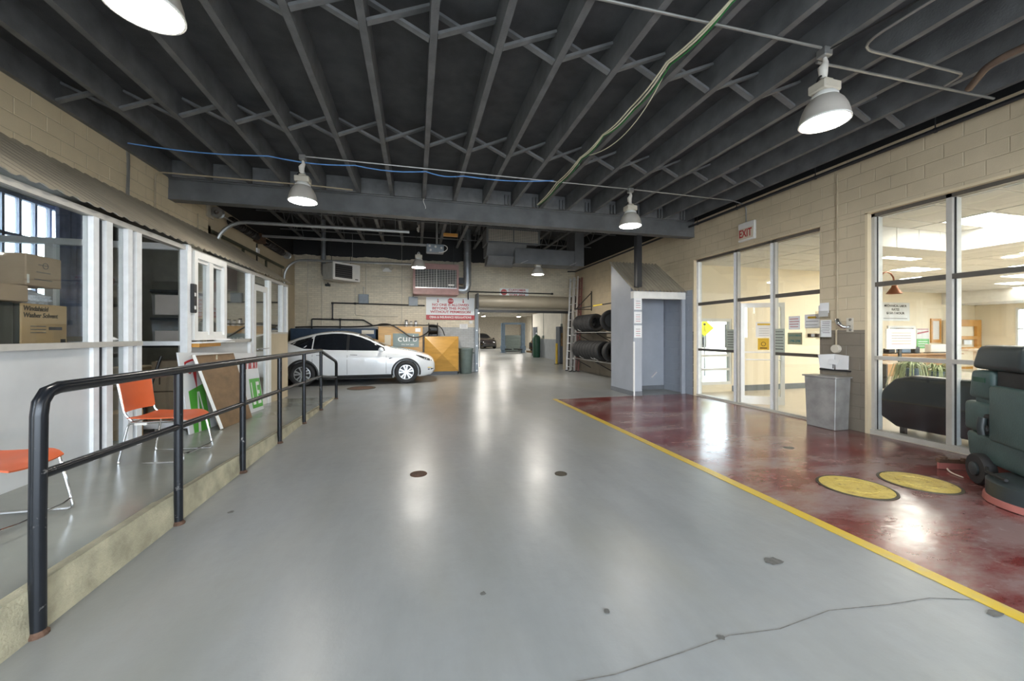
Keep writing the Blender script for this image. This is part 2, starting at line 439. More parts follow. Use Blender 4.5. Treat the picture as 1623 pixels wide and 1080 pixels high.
def bez(p0, p1, p2, p3, n=12):
    out = []
    for i in range(n+1):
        t = i/n; a = (1-t)**3; b = 3*t*(1-t)**2; c = 3*t*t*(1-t); d = t**3
        out.append(tuple(a*p0[k]+b*p1[k]+c*p2[k]+d*p3[k] for k in range(3)))
    return out
def pipe(name, m, parent, pts, r, n=8, rad=.0):
    """a run of pipe with rounded corners"""
    if rad:
        P = [Vector(p) for p in pts]; q = [P[0]]
        for i in range(1, len(P)-1):
            a = (P[i-1]-P[i]); b = (P[i+1]-P[i]); k = min(rad, a.length*.45, b.length*.45)
            s, e = P[i]+a.normalized()*k, P[i]+b.normalized()*k
            for j in range(6):
                t = j/5; q.append(s*(1-t)**2+P[i]*2*t*(1-t)+e*t*t)
        q.append(P[-1]); pts = q
    return MB().tube(pts, r, n).build(name, m, parent, smooth=True)

# ================================================================== THE SETTING
XR, XB, XL, YB = 7.0, -4.45, -3.2, 16.0       # right wall, left block wall, office front, back wall
ground = struct(MB().box(-60, 80, -60, 90, -.35, -.25).build('ground', 'ground'))
fl = struct(MB().box(-6.3, 7.2, -4, 16.3, -.25, 0).box(-2.6, 13, 16.3, 47, -.25, 0).build('floor', 'floor'))
MB().box(3.33, 7.0, -3.5, 8.72, .0005, .003).build('red_paint', 'red_floor', fl)
MB().box(3.235, 3.345, -3.5, 8.78, .001, .005).build('yellow_line', 'yellow_line', fl)
# crack running across the lane and small floor marks
cr = MB(); pts = [(.55, 1.62), (.9, 1.60), (1.3, 1.63), (1.6, 1.66), (1.9, 1.63), (2.3, 1.67), (2.7, 1.62), (3.0, 1.60), (3.25, 1.52)]
for i in range(len(pts)-1):
    (x0, y0), (x1, y1) = pts[i], pts[i+1]
    cr.quad((x0, y0, .002), (x1, y1, .002), (x1, y1+.006, .002), (x0, y0+.006, .002))
cr.build('floor_crack', 'crack', fl)
def blot(x, y, r, name='floor_stain', m='stain', sx=1.0):
    n = 14; rr = [r*random.uniform(.65, 1.1) for _ in range(n)]
    MB().add([(x, y, .004)]+[(x+sx*rr[k]*math.cos(k*6.283/n), y+rr[k]*math.sin(k*6.283/n), .004) for k in range(n)],
             [(0, k+1, (k+1) % n+1) for k in range(n)]).build(name, m, fl)
blot(2.42, 2.13, .055, sx=1.4); blot(3.19, 1.42, .03, sx=1.8); blot(1.06, 1.98, .022); blot(1.55, 1.66, .02)
blot(5.05, 4.2, .05, sx=2.2); blot(-1.6, 3.9, .03); blot(.4, 2.3, .02)

def drain(x, y, r, label, m='rust'):
    t = thing('floor_drain', label, 'drain', (x, y, 0), group='floor drains')
    MB().lathe([(r, 0), (r, .006), (r*.86, .008), (r*.86, .004), (0.001, .004)], (x, y, 0), n=20).build('rim', m, t)
    for k in range(5):
        xx = (k-2)*r*.32; hh = math.sqrt(max(0, (r*.82)**2-xx*xx))
        MB().box(x+xx-.012, x+xx+.012, y-hh, y+hh, .004, .008).build('grate_bar', m, t)
drain(.03, 4.45, .095, 'small rusty round floor drain in the middle of the lane')
drain(1.6, 4.06, .07, 'small dark floor drain nearer the yellow line', 'cover_ring')
t = thing('manhole_cover', 'dark round manhole cover in the floor before the white car', 'manhole cover', (-1.55, 11.95, 0))
MB().lathe([(.40, 0), (.40, .008), (.34, .010), (.34, .005)], (-1.55, 11.95, 0), n=24, close=True).build('ring', 'cover_ring', t)
MB().lathe([(.335, .0), (.335, .007), (.001, .009)], (-1.55, 11.95, 0), n=24).build('lid', 'rust', t)
def yellow_cover(x, y, rx, label):
    t = thing('manhole_cover', label, 'manhole cover', (x, y, 0), 0, group='yellow covers in the red floor')
    MB().lathe([(rx, .003), (rx, .010), (rx*.93, .012), (rx*.93, .003)], n=36, close=True).build('ring', 'cover_ring', t)
    MB().lathe([(rx*.92, .003), (rx*.92, .011), (rx*.6, .013), (.001, .013)], n=36).build('lid', 'yellow_cover', t)
    MB().lathe([(rx*.55, .012), (rx*.55, .017), (rx*.50, .017), (rx*.50, .012)], n=30, close=True).build('raised_ring', 'yellow_cover', t)
yellow_cover(4.42, 2.95, .325, 'yellow painted round manhole cover nearer the yellow line')
yellow_cover(5.21, 2.88, .325, 'yellow painted round manhole cover in front of the floor scrubber')

# ---- block walls ----
def chamfer_block():
    bm = bmesh.new(); bmesh.ops.create_cube(bm, size=1)
    for v in bm.verts: v.co = Vector((v.co.x*.03, v.co.y*.392, v.co.z*.192))
    me = bpy.data.meshes.new('block')
    ed = [e for e in bm.edges]
    bmesh.ops.bevel(bm, geom=ed, offset=.005, segments=1, affect='EDGES')
    bm.to_mesh(me); bm.free(); return me
BLOCK = {}
def lay_blocks(parent, xface, nx, spans, mname, limit, z0=0.0):
    """spans: list of (y0,y1,z0,z1) solid areas; blocks stand 4 mm proud of the joints"""
    if mname not in BLOCK:
        BLOCK[mname] = chamfer_block(); BLOCK[mname].materials.append(M[mname])
    cells = []
    for (a, b, c, d) in spans:
        k0 = int(math.floor((c-z0)/.2)); k1 = int(math.ceil((d-z0)/.2))
        for k in range(k0, k1):
            zl, zh = max(c, z0+k*.2), min(d, z0+k*.2+.2)
            if zh-zl < .03: continue
            off = .2*(k % 2); j0 = int(math.floor((a-off)/.4))
            y = j0*.4+off
            while y < b:
                yl, yh = max(a, y), min(b, y+.4)
                if yh-yl > .03: cells.append((yl, yh, zl, zh))
                y += .4
    cells.sort(key=lambda q: math.hypot(q[0]-2.0, 0))
    cells = [q for q in cells if q[1] > 1.2]+[q for q in cells if q[1] <= 1.2]
    rest = MB()
    for i, (yl, yh, zl, zh) in enumerate(cells):
        if i < limit:
            o = bpy.data.objects.new('block', BLOCK[mname]); C.objects.link(o); o.parent = parent
            o.location = (xface-nx*.011+nx*random.uniform(-.0008, .0008), (yl+yh)/2, (zl+zh)/2)
            o.scale = (1, (yh-yl-.008)/.392, (zh-zl-.008)/.192)
        else:
            rest.box(xface-nx*.02, xface+nx*.004, yl+.004, yh-.004, zl+.004, zh-.004)
    if rest.v:
        o = rest.build('more_blocks', mname, parent); o['kind'] = 'stuff'
TOP = 4.5
wr_spans = [(-3.0, 16.0, 3.52, TOP), (4.53, 5.24, 0, 3.52), (8.42, 16.0, 0, 3.52), (-3.0, .6, 0, 3.52)]
w = MB()
for (a, b, c, d) in wr_spans: w.box(XR+.0, XR+.25, a, b, c, d)
w.box(XR+.12, XR+.25, -3, 8.5, TOP, 4.9)
w.box(XR+.12, XR+.25, 8.5, 16, TOP, 5.9)
wall_right = struct(w.build('wall_right', 'mortar_right'))
lay_blocks(wall_right, XR, -1, [s for s in wr_spans if s[1] > .7], 'block_right', 300)
struct(MB().box(XR+.05, XR+.125, -3, 8.45, TOP+.001, 4.85).box(XR+.05, XR+.125, 8.57, 16, TOP+.001, 5.8).build('trim_1', 'dark_head'))

wl = MB().box(XB-.25, XB, -3, 9.8, 3.70, TOP).box(XB-.25, XB-.12, -3, 8.5, TOP, 4.9)
wl.box(XB-.25, XB, 9.8, 16, 3.95, 4.55).box(XB-.25, XB-.12, 8.5, 16, 4.55, 5.9).box(XB-.25, XB, 14.75, 16, 0, 3.95).box(XB-.25, XB, 9.6, 9.9, 0, 3.95)
wall_left = struct(wl.build('wall_left', 'mortar'))
lay_blocks(wall_left, XB, 1, [(0.5, 9.8, 3.72, TOP)], 'block', 120, z0=.1)
struct(MB().box(XB-.13, XB-.05, -3, 8.45, TOP+.001, 4.85).box(XB-.13, XB-.05, 8.57, 16, 4.551, 5.8).build('trim_2', 'dark_head'))

wb = MB().box(XR+.25, 12.8, YB, YB+.3, 0, 4.3).box(XB-.25, 2.55, YB, YB+.3, 0, 5.9).box(6.66, XR+.25, YB, YB+.3, 0, 5.9).box(2.55, 6.66, YB, YB+.3, 2.9, 5.9)
wall_back = struct(wb.build('wall_back', 'back_wall'))
# the wall behind the viewer, with the wide entrance standing open
wf = MB().box(-6.3, -3.4, -3.3, -3, -.0, 4.9).box(6.2, 7.25, -3.3, -3, 0, 4.9).box(-3.4, 6.2, -3.3, -3, 3.9, 4.9)
wall_front = struct(wf.build('wall_front', 'block'))

# ---- front ceiling: deck, joists, cross bridging ----
ceiling = struct(MB().box(XB-.25, XR+.25, -3.3, 8.5, 4.82, 4.92).build('ceiling', 'ceil_dark'))
JX = [.17+.655*k for k in range(-7, 11)]
jm = MB().box(-.036, .036, -3.2, 8.42, 4.5, 4.82).build('joist', 'joist', ceiling)
jm.location.x = JX[0]
for x in JX[1:]:
    o = jm.copy(); C.objects.link(o); o.location.x = x
for yy in (6.05, 3.8, 1.5):
    for i in range(len(JX)-1):
        a, b = JX[i]+.036, JX[i+1]-.036
        MB().bar((a, yy, 4.525), (b, yy, 4.79), .03, .065, up=(0,1,0)).build('brace', 'brace', ceiling)
        MB().bar((a, yy+.07, 4.79), (b, yy+.07, 4.525), .03, .065, up=(0,1,0)).build('brace', 'brace', ceiling)
for i in range(len(JX)-1):
    MB().box(JX[i]+.045, JX[i+1]-.045, 8.36, 8.40, 4.505, 4.815).build('blocking_board', 'brace', ceiling)
    if JX[i] > 1.2:
        for dx in (.02, .10):
            MB().box(JX[i+1]-.10-dx, JX[i+1]-.055-dx, 8.30, 8.36, 4.5, 4.72).build('hanger', 'joist', ceiling)
bm_ = MB().box(XB, XR, 8.39, 8.61, 4.10, 4.125).box(XB, XR, 8.39, 8.61, 4.475, 4.5).box(XB, XR, 8.485, 8.515, 4.125, 4.475)
beam = struct(bm_.build('steel_beam', 'beam'))
MB().box(XB-.1, XR+.1, 8.50, 8.56, 4.5, 5.9).build('upstand_board', 'ceil_dark', beam)
MB().box(XB, XR, 8.40, 8.43, 4.13, 4.47).build('fascia_plate', 'beam', beam)
col = struct(MB().box(5.43, 5.57, 8.56, 8.58, 2.79, 4.1).box(5.43, 5.57, 8.68, 8.70, 2.79, 4.1).box(5.49, 5.51, 8.58, 8.68, 2.79, 4.1).box(5.44, 5.46, 8.57, 8.69, 2.79, 4.1).build('steel_column', 'black_steel'))

# ---- rear bay ceiling: open web joists ----
ceil_rear = struct(MB().box(XB-.25, XR+.25, 8.5, 16.3, 5.80, 5.90).build('ceiling_rear', 'ceil_dark'))
mb = MB().box(-.05, .05, 8.5, 16, 5.74, 5.80).box(-.05, .05, 8.5, 16, 5.18, 5.22)
n = 14
for i in range(n):
    y0 = 8.6+i*.52; up = i % 2 == 0
    mb.bar((0, y0, 5.20 if up else 5.76), (0, y0+.52, 5.76 if up else 5.20), .025, .025, up=(1,0,0))
bj = mb.build('bar_joist', 'joist', ceil_rear)
bx = [-4.1+.72*k for k in range(16)]
bj.location.x = bx[0]
for x in bx[1:]:
    o = bj.copy(); C.objects.link(o); o.location.x = x
for (yy, zz) in ((10.2, 5.16), (12.4, 5.16), (14.4, 5.16), (11.2, 5.72), (13.6, 5.72)):
    MB().bar((XB, yy, zz), (XR, yy, zz), .03, .03).build('bridging_rod', 'brace', ceil_rear)

# ---- shop beyond the rolling door ----
ws = MB().box(8.35, 8.6, 16.3, 27.0, 0, 3.05).box(8.35, 12.8, 26.8, 27.0, 0, 3.05)
struct(ws.build('wall_shop_right', 'shop_white'))
struct(MB().box(12.6, 12.8, 16.3, 47, 0, 4.2).box(-2.6, 12.8, 46, 46.2, 0, 4.2).box(-2.6, -2.4, 16.3, 46, 0, 4.2).build('wall_shop_far', 'shop_cream'))
cs = struct(MB().box(-2.6, 12.8, 16.3, 46.2, 4.0, 4.1).build('ceiling_shop', 'shop_ceiling'))
for k in range(9):
    MB().box(-2.4, 12.6, 18+3.1*k, 18.25+3.1*k, 3.6, 4.0).build('concrete_beam', 'shop_ceiling', cs)
struct(MB().box(5.2, 7.0, 45.9, 45.99, 0, 2.6).build('door_3', 'black_steel'))

# ---- raised platform and ramp on the office side ----
def zc(y): return .255 if y < 3.6 else max(0, .255*(10.4-y)/6.8)
def zw(y): return .325 if y < 5.3 else max(0, .325*(10.6-y)/5.3)
ys = [-1, 1, 2, 2.8, 3.6, 4.4, 5.3, 6.1, 7, 8, 9, 10, 10.4]
rows = [[(-1.97, y, zc(y)), (-2.6, y, (zc(y)+zw(y))/2), (XL-.4, y, zw(y))] for y in ys]
struct(MB().grid(rows).build('floor_platform', 'platform'))
cb = MB()
for i in range(len(ys)-1):
    a, b = ys[i], ys[i+1]
    cb.add([(-1.94,a,0),(-1.94,b,0),(-1.955,b,zc(b)+.002),(-1.955,a,zc(a)+.002),(-2.02,b,zc(b)+.003),(-2.02,a,zc(a)+.003)], [(0,1,2,3),(3,2,4,5)])
struct(cb.build('trim_3', 'curb'))

# ================================================================== HANDRAIL
t = thing('handrail', 'worn black pipe handrail along the raised ramp', 'railing', (-1.93, 6, 0))
xr = -1.925
top = [(xr-.01, 2.56, .01), (xr-.01, 2.56, .6), (xr, 2.555, 1.16), (xr, 2.565, 1.23), (xr, 2.60, 1.278), (xr, 2.67, 1.295), (xr, 4.5, 1.283), (xr, 6.5, 1.268), (xr, 8.62, 1.252), (xr, 8.72, 1.246), (xr, 8.80, 1.215), (-1.90, 10.0, .945), (-1.895, 10.07, .915), (-1.89, 10.10, .86), (-1.89, 10.10, .01)]
MB().tube(top, .034, 14).build('top_rail', 'rail', t, smooth=True)
MB().tube([(xr, 2.57, .845), (xr, 5, .79), (xr, 8.7, .71), (-1.89, 10.09, .53)], .026, 12).build('middle_rail', 'rail', t, smooth=True)
for y, tz in ((3.77, 1.287), (4.99, 1.279), (6.21, 1.27), (7.46, 1.261), (8.70, 1.25)):
    MB().tube([(xr, y, .005), (xr, y, tz)], .031, 12).build('post', 'rail', t, smooth=True)
for y in (2.56, 3.77, 4.99, 6.21, 7.46, 8.70, 10.10):
    xx = xr if y < 10 else -1.89
    MB().lathe([(.045, .0), (.045, .012), (.036, .022), (.034, .03)], (xx-(.01 if y < 3 else 0), y, .0), n=14).build('foot_collar', 'rust', t)

# ================================================================== RIGHT STOREFRONT GLAZING
def vbar(name, m, par, x, y, z0, z1, wy=.05, d=.11):
    # a mullion: paler office-side stop, its colour standing in for office light
    return MB().box(x-.02, x+d, y-wy/2, y+wy/2, z0, z1).build(name, m, par)
def hbar(name, m, par, x, y0, y1, z, hz=.05, d=.10):
    return MB().box(x-.02, x+d, y0, y1, z-hz/2, z+hz/2).build(name, m, par)
GX = 7.10
win1 = struct(MB().box(GX-.03, GX+.08, 5.24, 8.42, 0, .045).build('window_1', 'alu_grey'), 'tall storefront glazing beside the booth')
for y in (8.385, 7.20, 7.13, 6.27, 6.20, 5.275):
    z1 = 3.52
    if y in (7.20, 6.27): vbar('mullion', 'alu', win1, GX, y, .04, z1, .055, .09)
    elif y in (7.13, 6.20): vbar('mullion', 'alu_grey', win1, GX, y, .04, z1, .035, .06)
    else: vbar('mullion', 'alu', win1, GX, y, .04, z1, .06, .09)
hbar('head_bar', 'alu_dark', win1, GX, 5.24, 8.42, 3.49, .06)
for (a, b) in ((7.22, 8.36), (6.29, 7.12), (5.30, 6.18)):
    hbar('transom_bar', 'alu_dark', win1, GX, a, b, 2.365, .075, .05)
for (a, b) in ((7.22, 8.36), (5.30, 6.18)):
    hbar('middle_bar', 'alu_dark', win1, GX, a, b, 1.195, .06, .05)
def pane(par, x, y0, y1, z0, z1, m='glass', name='pane'):
    return MB().box(x-.003, x+.003, y0, y1, z0, z1).build(name, m, par)
for (a, b) in ((7.22, 8.36), (6.29, 7.12), (5.30, 6.18)):
    pane(win1, GX+.03, a, b, 2.40, 3.47)
for (a, b) in ((7.22, 8.36), (5.30, 6.18)):
    pane(win1, GX+.03, a, b, 1.22, 2.33); pane(win1, GX+.03, a, b, .045, 1.17)
# open glass door leaf, swung into the office
d = bpy.data.objects.new('door_1', None); C.objects.link(d); d.location = (GX+.05, 7.10, 0); d.rotation_euler = (0,0,R(-30)); struct(d, 'white framed glass door standing open into the office'); ORG[d.name] = (0,0,0)
# local x runs from the hinge along the leaf
W_ = .86
for (a, b, c, e, nm) in ((0, .075, .02, 2.29, 'stile'), (W_-.075, W_, .02, 2.29, 'stile'), (.075, W_-.075, 2.19, 2.29, 'top_rail'), (.075, W_-.075, .02, .20, 'bottom_rail'), (.075, W_-.075, 1.17, 1.20, 'middle_rail')):
    MB().box(a, b, -.022, .022, c, e).build(nm, 'white_vinyl', d)
MB().box(.075, W_-.075, -.003, .003, .20, 1.17).build('pane', 'glass', d); MB().box(.075, W_-.075, -.003, .003, 1.20, 2.19).build('pane', 'glass', d)
MB().tube([(.09, -.05, 1.02), (W_-.09, -.05, 1.02)], .014, 8).build('push_bar', 'alu', d)
MB().box(W_-.06, W_-.02, -.035, .035, .98, 1.12).build('lock', 'alu', d)
o = MB().box(.30, .62, -.008, -.004, 1.52, 1.86).build('sticker', 'paper', d)
MB().box(.33, .59, -.009, -.0075, 1.79, 1.83).build('yellow_heading', 'yellow_paper', o)
for k in range(4): MB().box(.36, .56, -.009, -.0078, 1.56+.05*k, 1.565+.05*k).build('print_line', 'ink_grey', o)
o = MB().box(.34, .56, -.008, -.004, 1.24, 1.50).build('sticker', 'yellow_paper', d)
MB().lathe([(.05, 0), (.05, .003), (.035, .003), (.035, 0)], (.45, -.008, 1.37), 'y', 18, True).build('print_ring', 'ink', o)
MB().box(.38, .52, -.0095, -.0078, 1.27, 1.29).build('print_line', 'ink', o)

win2 = struct(MB().box(GX-.05, GX+.10, .6, 4.53, 0, .075).build('window_2', 'alu_grey'), 'tall office window behind the floor scrubber')
for y, ww in ((4.49, .07), (3.585, .06), (2.60, .06), (1.62, .06), (.64, .06)):
    vbar('mullion', 'alu_grey', win2, GX, y, .07, 3.52, ww, .03)
    MB().box(GX+.035, GX+.12, y-.055, y-.015, .075, 3.49).build('inner_stop', 'alu', win2)
    MB().box(GX+.03, GX+.036, y-.05, y+.05, .075, 3.49).build('gasket_strip', 'gasket', win2)
hbar('head_bar', 'alu_dark', win2, GX, .6, 4.53, 3.49, .06)
ys2 = [4.45, 3.615, 3.555, 2.63, 2.57, 1.65, 1.59, .67]
for i in range(0, 8, 2):
    a, b = ys2[i+1], ys2[i]
    hbar('transom_bar', 'alu_dark', win2, GX, a, b, 2.38, .07, .05); hbar('middle_bar', 'alu_grey', win2, GX, a, b, 1.215, .06, .05)
    pane(win2, GX+.03, a, b, 2.415, 3.46); pane(win2, GX+.03, a, b, 1.245, 2.345); pane(win2, GX+.03, a, b, .075, 1.185)
# wall reveals lining both openings
struct(MB().box(XR-.005, XR+.24, 4.50, 4.535, 0, 3.53).box(XR-.005, XR+.24, .6, 4.53, 3.515, 3.55).build('trim_4', 'block'))
struct(MB().box(XR-.003, XR+.24, 8.415, 8.45, 0, 3.53).box(XR-.003, XR+.24, 5.24, 8.42, 3.515, 3.545).build('trim_5', 'block'))

# ================================================================== RIGHT OFFICE SHELL
OX1, OY1, OY2, OH = 25.7, 8.75, 12.1, 3.47
struct(MB().box(7.02, OX1, -3, OY2, -.25, .004).build('floor_office', 'office_floor'))
wo = MB().box(7.25, 7.42, OY1, OY1+.2, 0, OH).box(8.52, 12.6, OY1, OY1+.2, 0, OH).box(7.42, 8.52, OY1, OY1+.2, 0, .2).box(7.42, 8.52, OY1, OY1+.2, 2.02, OH)
wo.box(12.4, 12.6, OY1+.2, OY2, 0, OH).box(12.4, OX1+.2, OY2, OY2+.2, 0, OH)
wo.box(OX1, OX1+.2, 10.85, OY2, 0, OH).box(OX1, OX1+.2, -3, 10.85, 2.75, OH+.2).box(OX1, OX1+.2, -3, 10.85, 0, .9)
for y in (9.2, 7.2, 5.0, 2.5, 0, -2.6): wo.box(OX1, OX1+.2, y-.15, y+.15, .9, 2.75)
wo.box(7.25, OX1+.2, -3.2, -3, 0, OH)
struct(wo.build('wall_office', 'cream'))
struct(MB().box(7.25, 7.42, OY1-.02, OY1, 0, .16).box(8.52, 12.6, OY1-.02, OY1, 0, .16).box(12.6, 12.62, OY1, OY2, 0, .16).box(12.6, OX1, OY2-.02, OY2, 0, .16).build('baseboard_office', 'grey_base'))
# window in the end wall
we = struct(MB().box(7.42, 8.52, OY1+.02, OY1+.12, .2, .28).build('window_3', 'white_vinyl'), 'white framed office window looking onto the street')
MB().box(7.42, 8.52, OY1+.02, OY1+.12, 1.94, 2.02).build('window_frame', 'white_vinyl', we)
for x in (7.45, 8.49): MB().box(x-.03, x+.03, OY1+.02, OY1+.12, .28, 1.94).build('window_frame', 'white_vinyl', we)
for z in (.62, 1.0): MB().box(7.48, 8.46, OY1+.03, OY1+.10, z-.03, z+.03).build('window_bar', 'white_vinyl', we)
for (a, b) in ((.28, .59), (.65, .97), (1.03, 1.94)): MB().box(7.48, 8.46, OY1+.06, OY1+.066, a, b).build('pane', 'glass', we)
# side windows on the far wall
wn = 4
for (a, b) in ((9.35, 10.85), (7.35, 9.05), (5.15, 7.05), (2.65, 4.85), (.15, 2.35), (-2.45, -.15)):
    wi = struct(MB().box(OX1+.02, OX1+.14, a, b, .9, .98).build('window_%d' % wn, 'white_vinyl')); wn += 1
    MB().box(OX1+.02, OX1+.14, a, b, 2.67, 2.75).build('window_frame', 'white_vinyl', wi)
    MB().box(OX1+.02, OX1+.14, a, a+.07, .98, 2.67).build('window_frame', 'white_vinyl', wi); MB().box(OX1+.02, OX1+.14, b-.07, b, .98, 2.67).build('window_frame', 'white_vinyl', wi)
    MB().box(OX1+.03, OX1+.12, a+.07, b-.07, 1.80, 1.86).build('window_bar', 'white_vinyl', wi)
    for (c, e) in ((.98, 1.80), (1.86, 2.67)): MB().box(OX1+.06, OX1+.066, a+.07, b-.07, c, e).build('pane', 'glass', wi)
# ceiling of lay-in tiles
co = struct(MB().box(7.25, OX1, -3, OY2, OH, OH+.1).build('ceiling_office', 'tgrid'))
tile = MB().box(-.585, .585, -.285, .285, -.012, .02).build('ceiling_tile', 'tile', co, bevel=.006)
lights = {(1, 7), (3, 5), (1, 11), (3, 15), (5, 9), (5, 13), (3, 11), (7, 11), (7, 15), (9, 13), (9, 17), (5, 17), (7, 19), (11, 15), (11, 19), (5, 3), (1, 3), (7, 6), (9, 8), (13, 17), (13, 20), (11, 10)}
first = True; cnt = 0; rest = MB()
spots = []
for i in range(15):
    for j in range(25):
        x, y = 7.25+.62+1.22*i, -2.9+.31+.61*j
        if x > OX1-.4 or y > OY2-.2 or (y > OY1-.2 and x < 12.9): continue
        if (i, j) in lights: continue
        spots.append((math.hypot(x-7, y-4), x, y))
spots.sort()
for k, (dd, x, y) in enumerate(spots):
    if k >= 290: rest.box(x-.585, x+.585, y-.285, y+.285, OH-.012, OH+.02); continue
    if k == 0: tile.location = (x, y, OH)
    else:
        o = tile.copy(); C.objects.link(o); o.location = (x, y, OH)
if rest.v: o = rest.build('more_tiles', 'tile', co); o['kind'] = 'stuff'
ORD = 'first second third fourth fifth sixth seventh eighth ninth tenth eleventh twelfth thirteenth fourteenth fifteenth'.split()
def troffer(x, y, i, j):
    t = thing('ceiling_light', 'recessed office ceiling light, %s column from the storefront, %s row' % (ORD[i], ORD[j-3] if j < 18 else 'last' if j > 19 else 'next to last'), 'light', (x, y, OH), 0, 'recessed office ceiling lights')
    for (a, b, c, e) in ((-.6, .6, -.30, -.27), (-.6, .6, .27, .30), (-.6, -.57, -.27, .27), (.57, .6, -.27, .27)):
        MB().box(a, b, c, e, -.02, 0).build('frame', 'tgrid', t)
    MB().box(-.57, .57, -.27, .27, -.014, -.002).build('diffuser', 'panel_glow', t)
for k, (i, j) in enumerate(sorted(lights)):
    x, y = 7.25+.62+1.22*i, -2.9+.31+.61*j
    if x > OX1-.4 or y > OY2-.2 or (y > OY1-.2 and x < 12.9): continue
    troffer(x, y, i, j)
# hanging boxed duct (soffit) and the one along the far wall
so = MB().box(7.27, 10.1, 4.8, 5.4, 3.11, OH-.013).box(9.6, 10.1, -3, 4.8, 3.11, OH-.013)
sf = struct(so.build('trim_6', 'white_paint'))
for k in range(5): MB().box(7.6+.55*k, 7.615+.55*k, 4.793, 4.80, 3.11, OH-.013).build('panel_joint', 'tgrid', sf)
for k in range(9): MB().box(9.593, 9.60, 4.4-.7*k, 4.415-.7*k, 3.11, OH-.013).build('panel_joint', 'tgrid', sf)
MB().box(9.585, 9.595, 4.78, 4.81, 3.11, OH-.013).build('panel_joint', 'tgrid', sf)
struct(MB().box(23.4, OX1, -3, OY2, 2.95, OH-.013).build('trim_7', 'white_paint'))

# outdoors behind the end-wall window and beyond
# ================================================================== LEFT OFFICE SHELL
GL = XL                                                # glazing plane
# outer wall with steel sash windows, ceiling, floor
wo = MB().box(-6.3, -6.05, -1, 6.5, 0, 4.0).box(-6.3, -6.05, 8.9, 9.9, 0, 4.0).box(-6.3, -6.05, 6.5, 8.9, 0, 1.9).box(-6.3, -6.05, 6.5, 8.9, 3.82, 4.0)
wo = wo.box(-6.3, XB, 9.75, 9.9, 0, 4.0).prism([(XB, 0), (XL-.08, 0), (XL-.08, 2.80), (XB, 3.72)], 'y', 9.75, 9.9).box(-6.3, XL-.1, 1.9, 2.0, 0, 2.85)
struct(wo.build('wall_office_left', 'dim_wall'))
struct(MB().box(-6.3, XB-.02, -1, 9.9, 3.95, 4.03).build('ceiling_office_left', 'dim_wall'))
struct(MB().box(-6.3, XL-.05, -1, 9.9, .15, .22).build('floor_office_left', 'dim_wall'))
sw = struct(MB().box(-6.2, -6.12, 6.5, 8.9, 1.9, 1.96).build('window_10', 'sash'), 'gridded steel sash window seen through the office glass')
MB().box(-6.2, -6.12, 6.5, 8.9, 3.76, 3.82).build('window_frame', 'sash', sw)
for k in range(10):
    y = 6.52+k*.262
    MB().box(-6.19, -6.13, y-.022, y+.022, 1.96, 3.76).build('glazing_bar', 'sash', sw)
for z in (2.55, 3.16): MB().box(-6.19, -6.13, 6.5, 8.9, z-.025, z+.025).build('glazing_bar', 'sash', sw)
for k in range(9):
    for (a, b) in ((1.96, 2.525), (2.575, 3.135), (3.185, 3.76)):
        MB().box(-6.163, -6.157, 6.542+k*.262, 6.76+k*.262, a, b).build('pane', 'glass', sw)
# curtain
def curtain(name, m, x, y0, y1, z0, z1, label, n=26, amp=.035):
    rows = []
    for z in (z0, (z0+z1)/2, z1):
        rows.append([(x+amp*math.sin(i*1.35)+.01*math.sin(i*3.1+z), y0+(y1-y0)*i/n, z) for i in range(n+1)])
    o = MB().grid(rows).build(name, m, None, smooth=True, solid=.004)
    tag(o, label, 'curtain')
curtain('curtain', 'curtain', -5.97, 8.22, 8.86, 1.55, 3.9, 'blue grey curtain drawn beside the gridded office window')
curtain('curtain', 'curtain_pale', -5.90, 8.90, 9.10, 1.7, 3.9, 'narrow pale curtain end hanging next to the blue grey curtain', 8, .02)

# front glazing of the office: panes and mullions on x = -3.2
w3 = struct(MB().box(GL-.06, GL+.045, 1.9, 5.48, 1.455, 1.51).build('window_11', 'alu_grey'), 'large glazed office front with a pale panel below the sill')
def lm(y, z0, z1, ww=.05, m='alu', d=.09, par=None):
    MB().box(GL-d+.03, GL+.03, y-ww/2, y+ww/2, z0, z1).build('mullion', m, par or w3)
MB().box(GL-.06, GL+.03, 1.9, 10.85, 2.79, 2.85).build('head_bar', 'alu_grey', w3)
for y, ww in ((4.82, .07), (4.995, .085), (5.30, .07), (5.445, .085)): lm(y, .25, 2.79, ww)
for y in (4.91, 5.38): MB().box(GL-.05, GL-.01, y-.05, y+.045, .25, 2.79).build('gasket_strip', 'gasket', w3)
pane(w3, GL-.02, 1.95, 4.785, 1.51, 2.79); pane(w3, GL-.02, 5.04, 5.265, 1.51, 2.79); pane(w3, GL-.02, 5.04, 5.265, .30, 1.455)
MB().box(GL-.06, GL+.03, 5.03, 5.27, .26, .32).build('sill', 'alu_grey', w3)
MB().box(GL-.03, GL-.005, 1.9, 4.79, .25, 1.455).build('lower_panel', 'panel_white', w3)
# cross partition behind the recess, on y = 6.4
w4 = struct(MB().box(-6.0, -3.14, 6.38, 6.46, 2.79, 2.87).build('window_12', 'alu'), 'aluminium framed cross partition behind the orange chair')
MB().box(-6.0, -3.24, 6.38, 6.46, 1.43, 1.49).build('middle_bar', 'alu', w4)
MB().box(-6.0, -3.24, 6.38, 6.46, .26, .34).build('sill', 'alu', w4)
for x in (-3.19, -4.7, -5.95): MB().box(x-.045, x+.045, 6.37, 6.47, .26, 2.79).build('mullion', 'alu', w4)
for (a, b) in ((-4.66, -3.24), (-5.9, -4.75)):
    for (c, e) in ((.34, 1.43), (1.49, 2.79)):
        MB().box(a, b, 6.415, 6.421, c, e).build('pane', 'glass', w4)
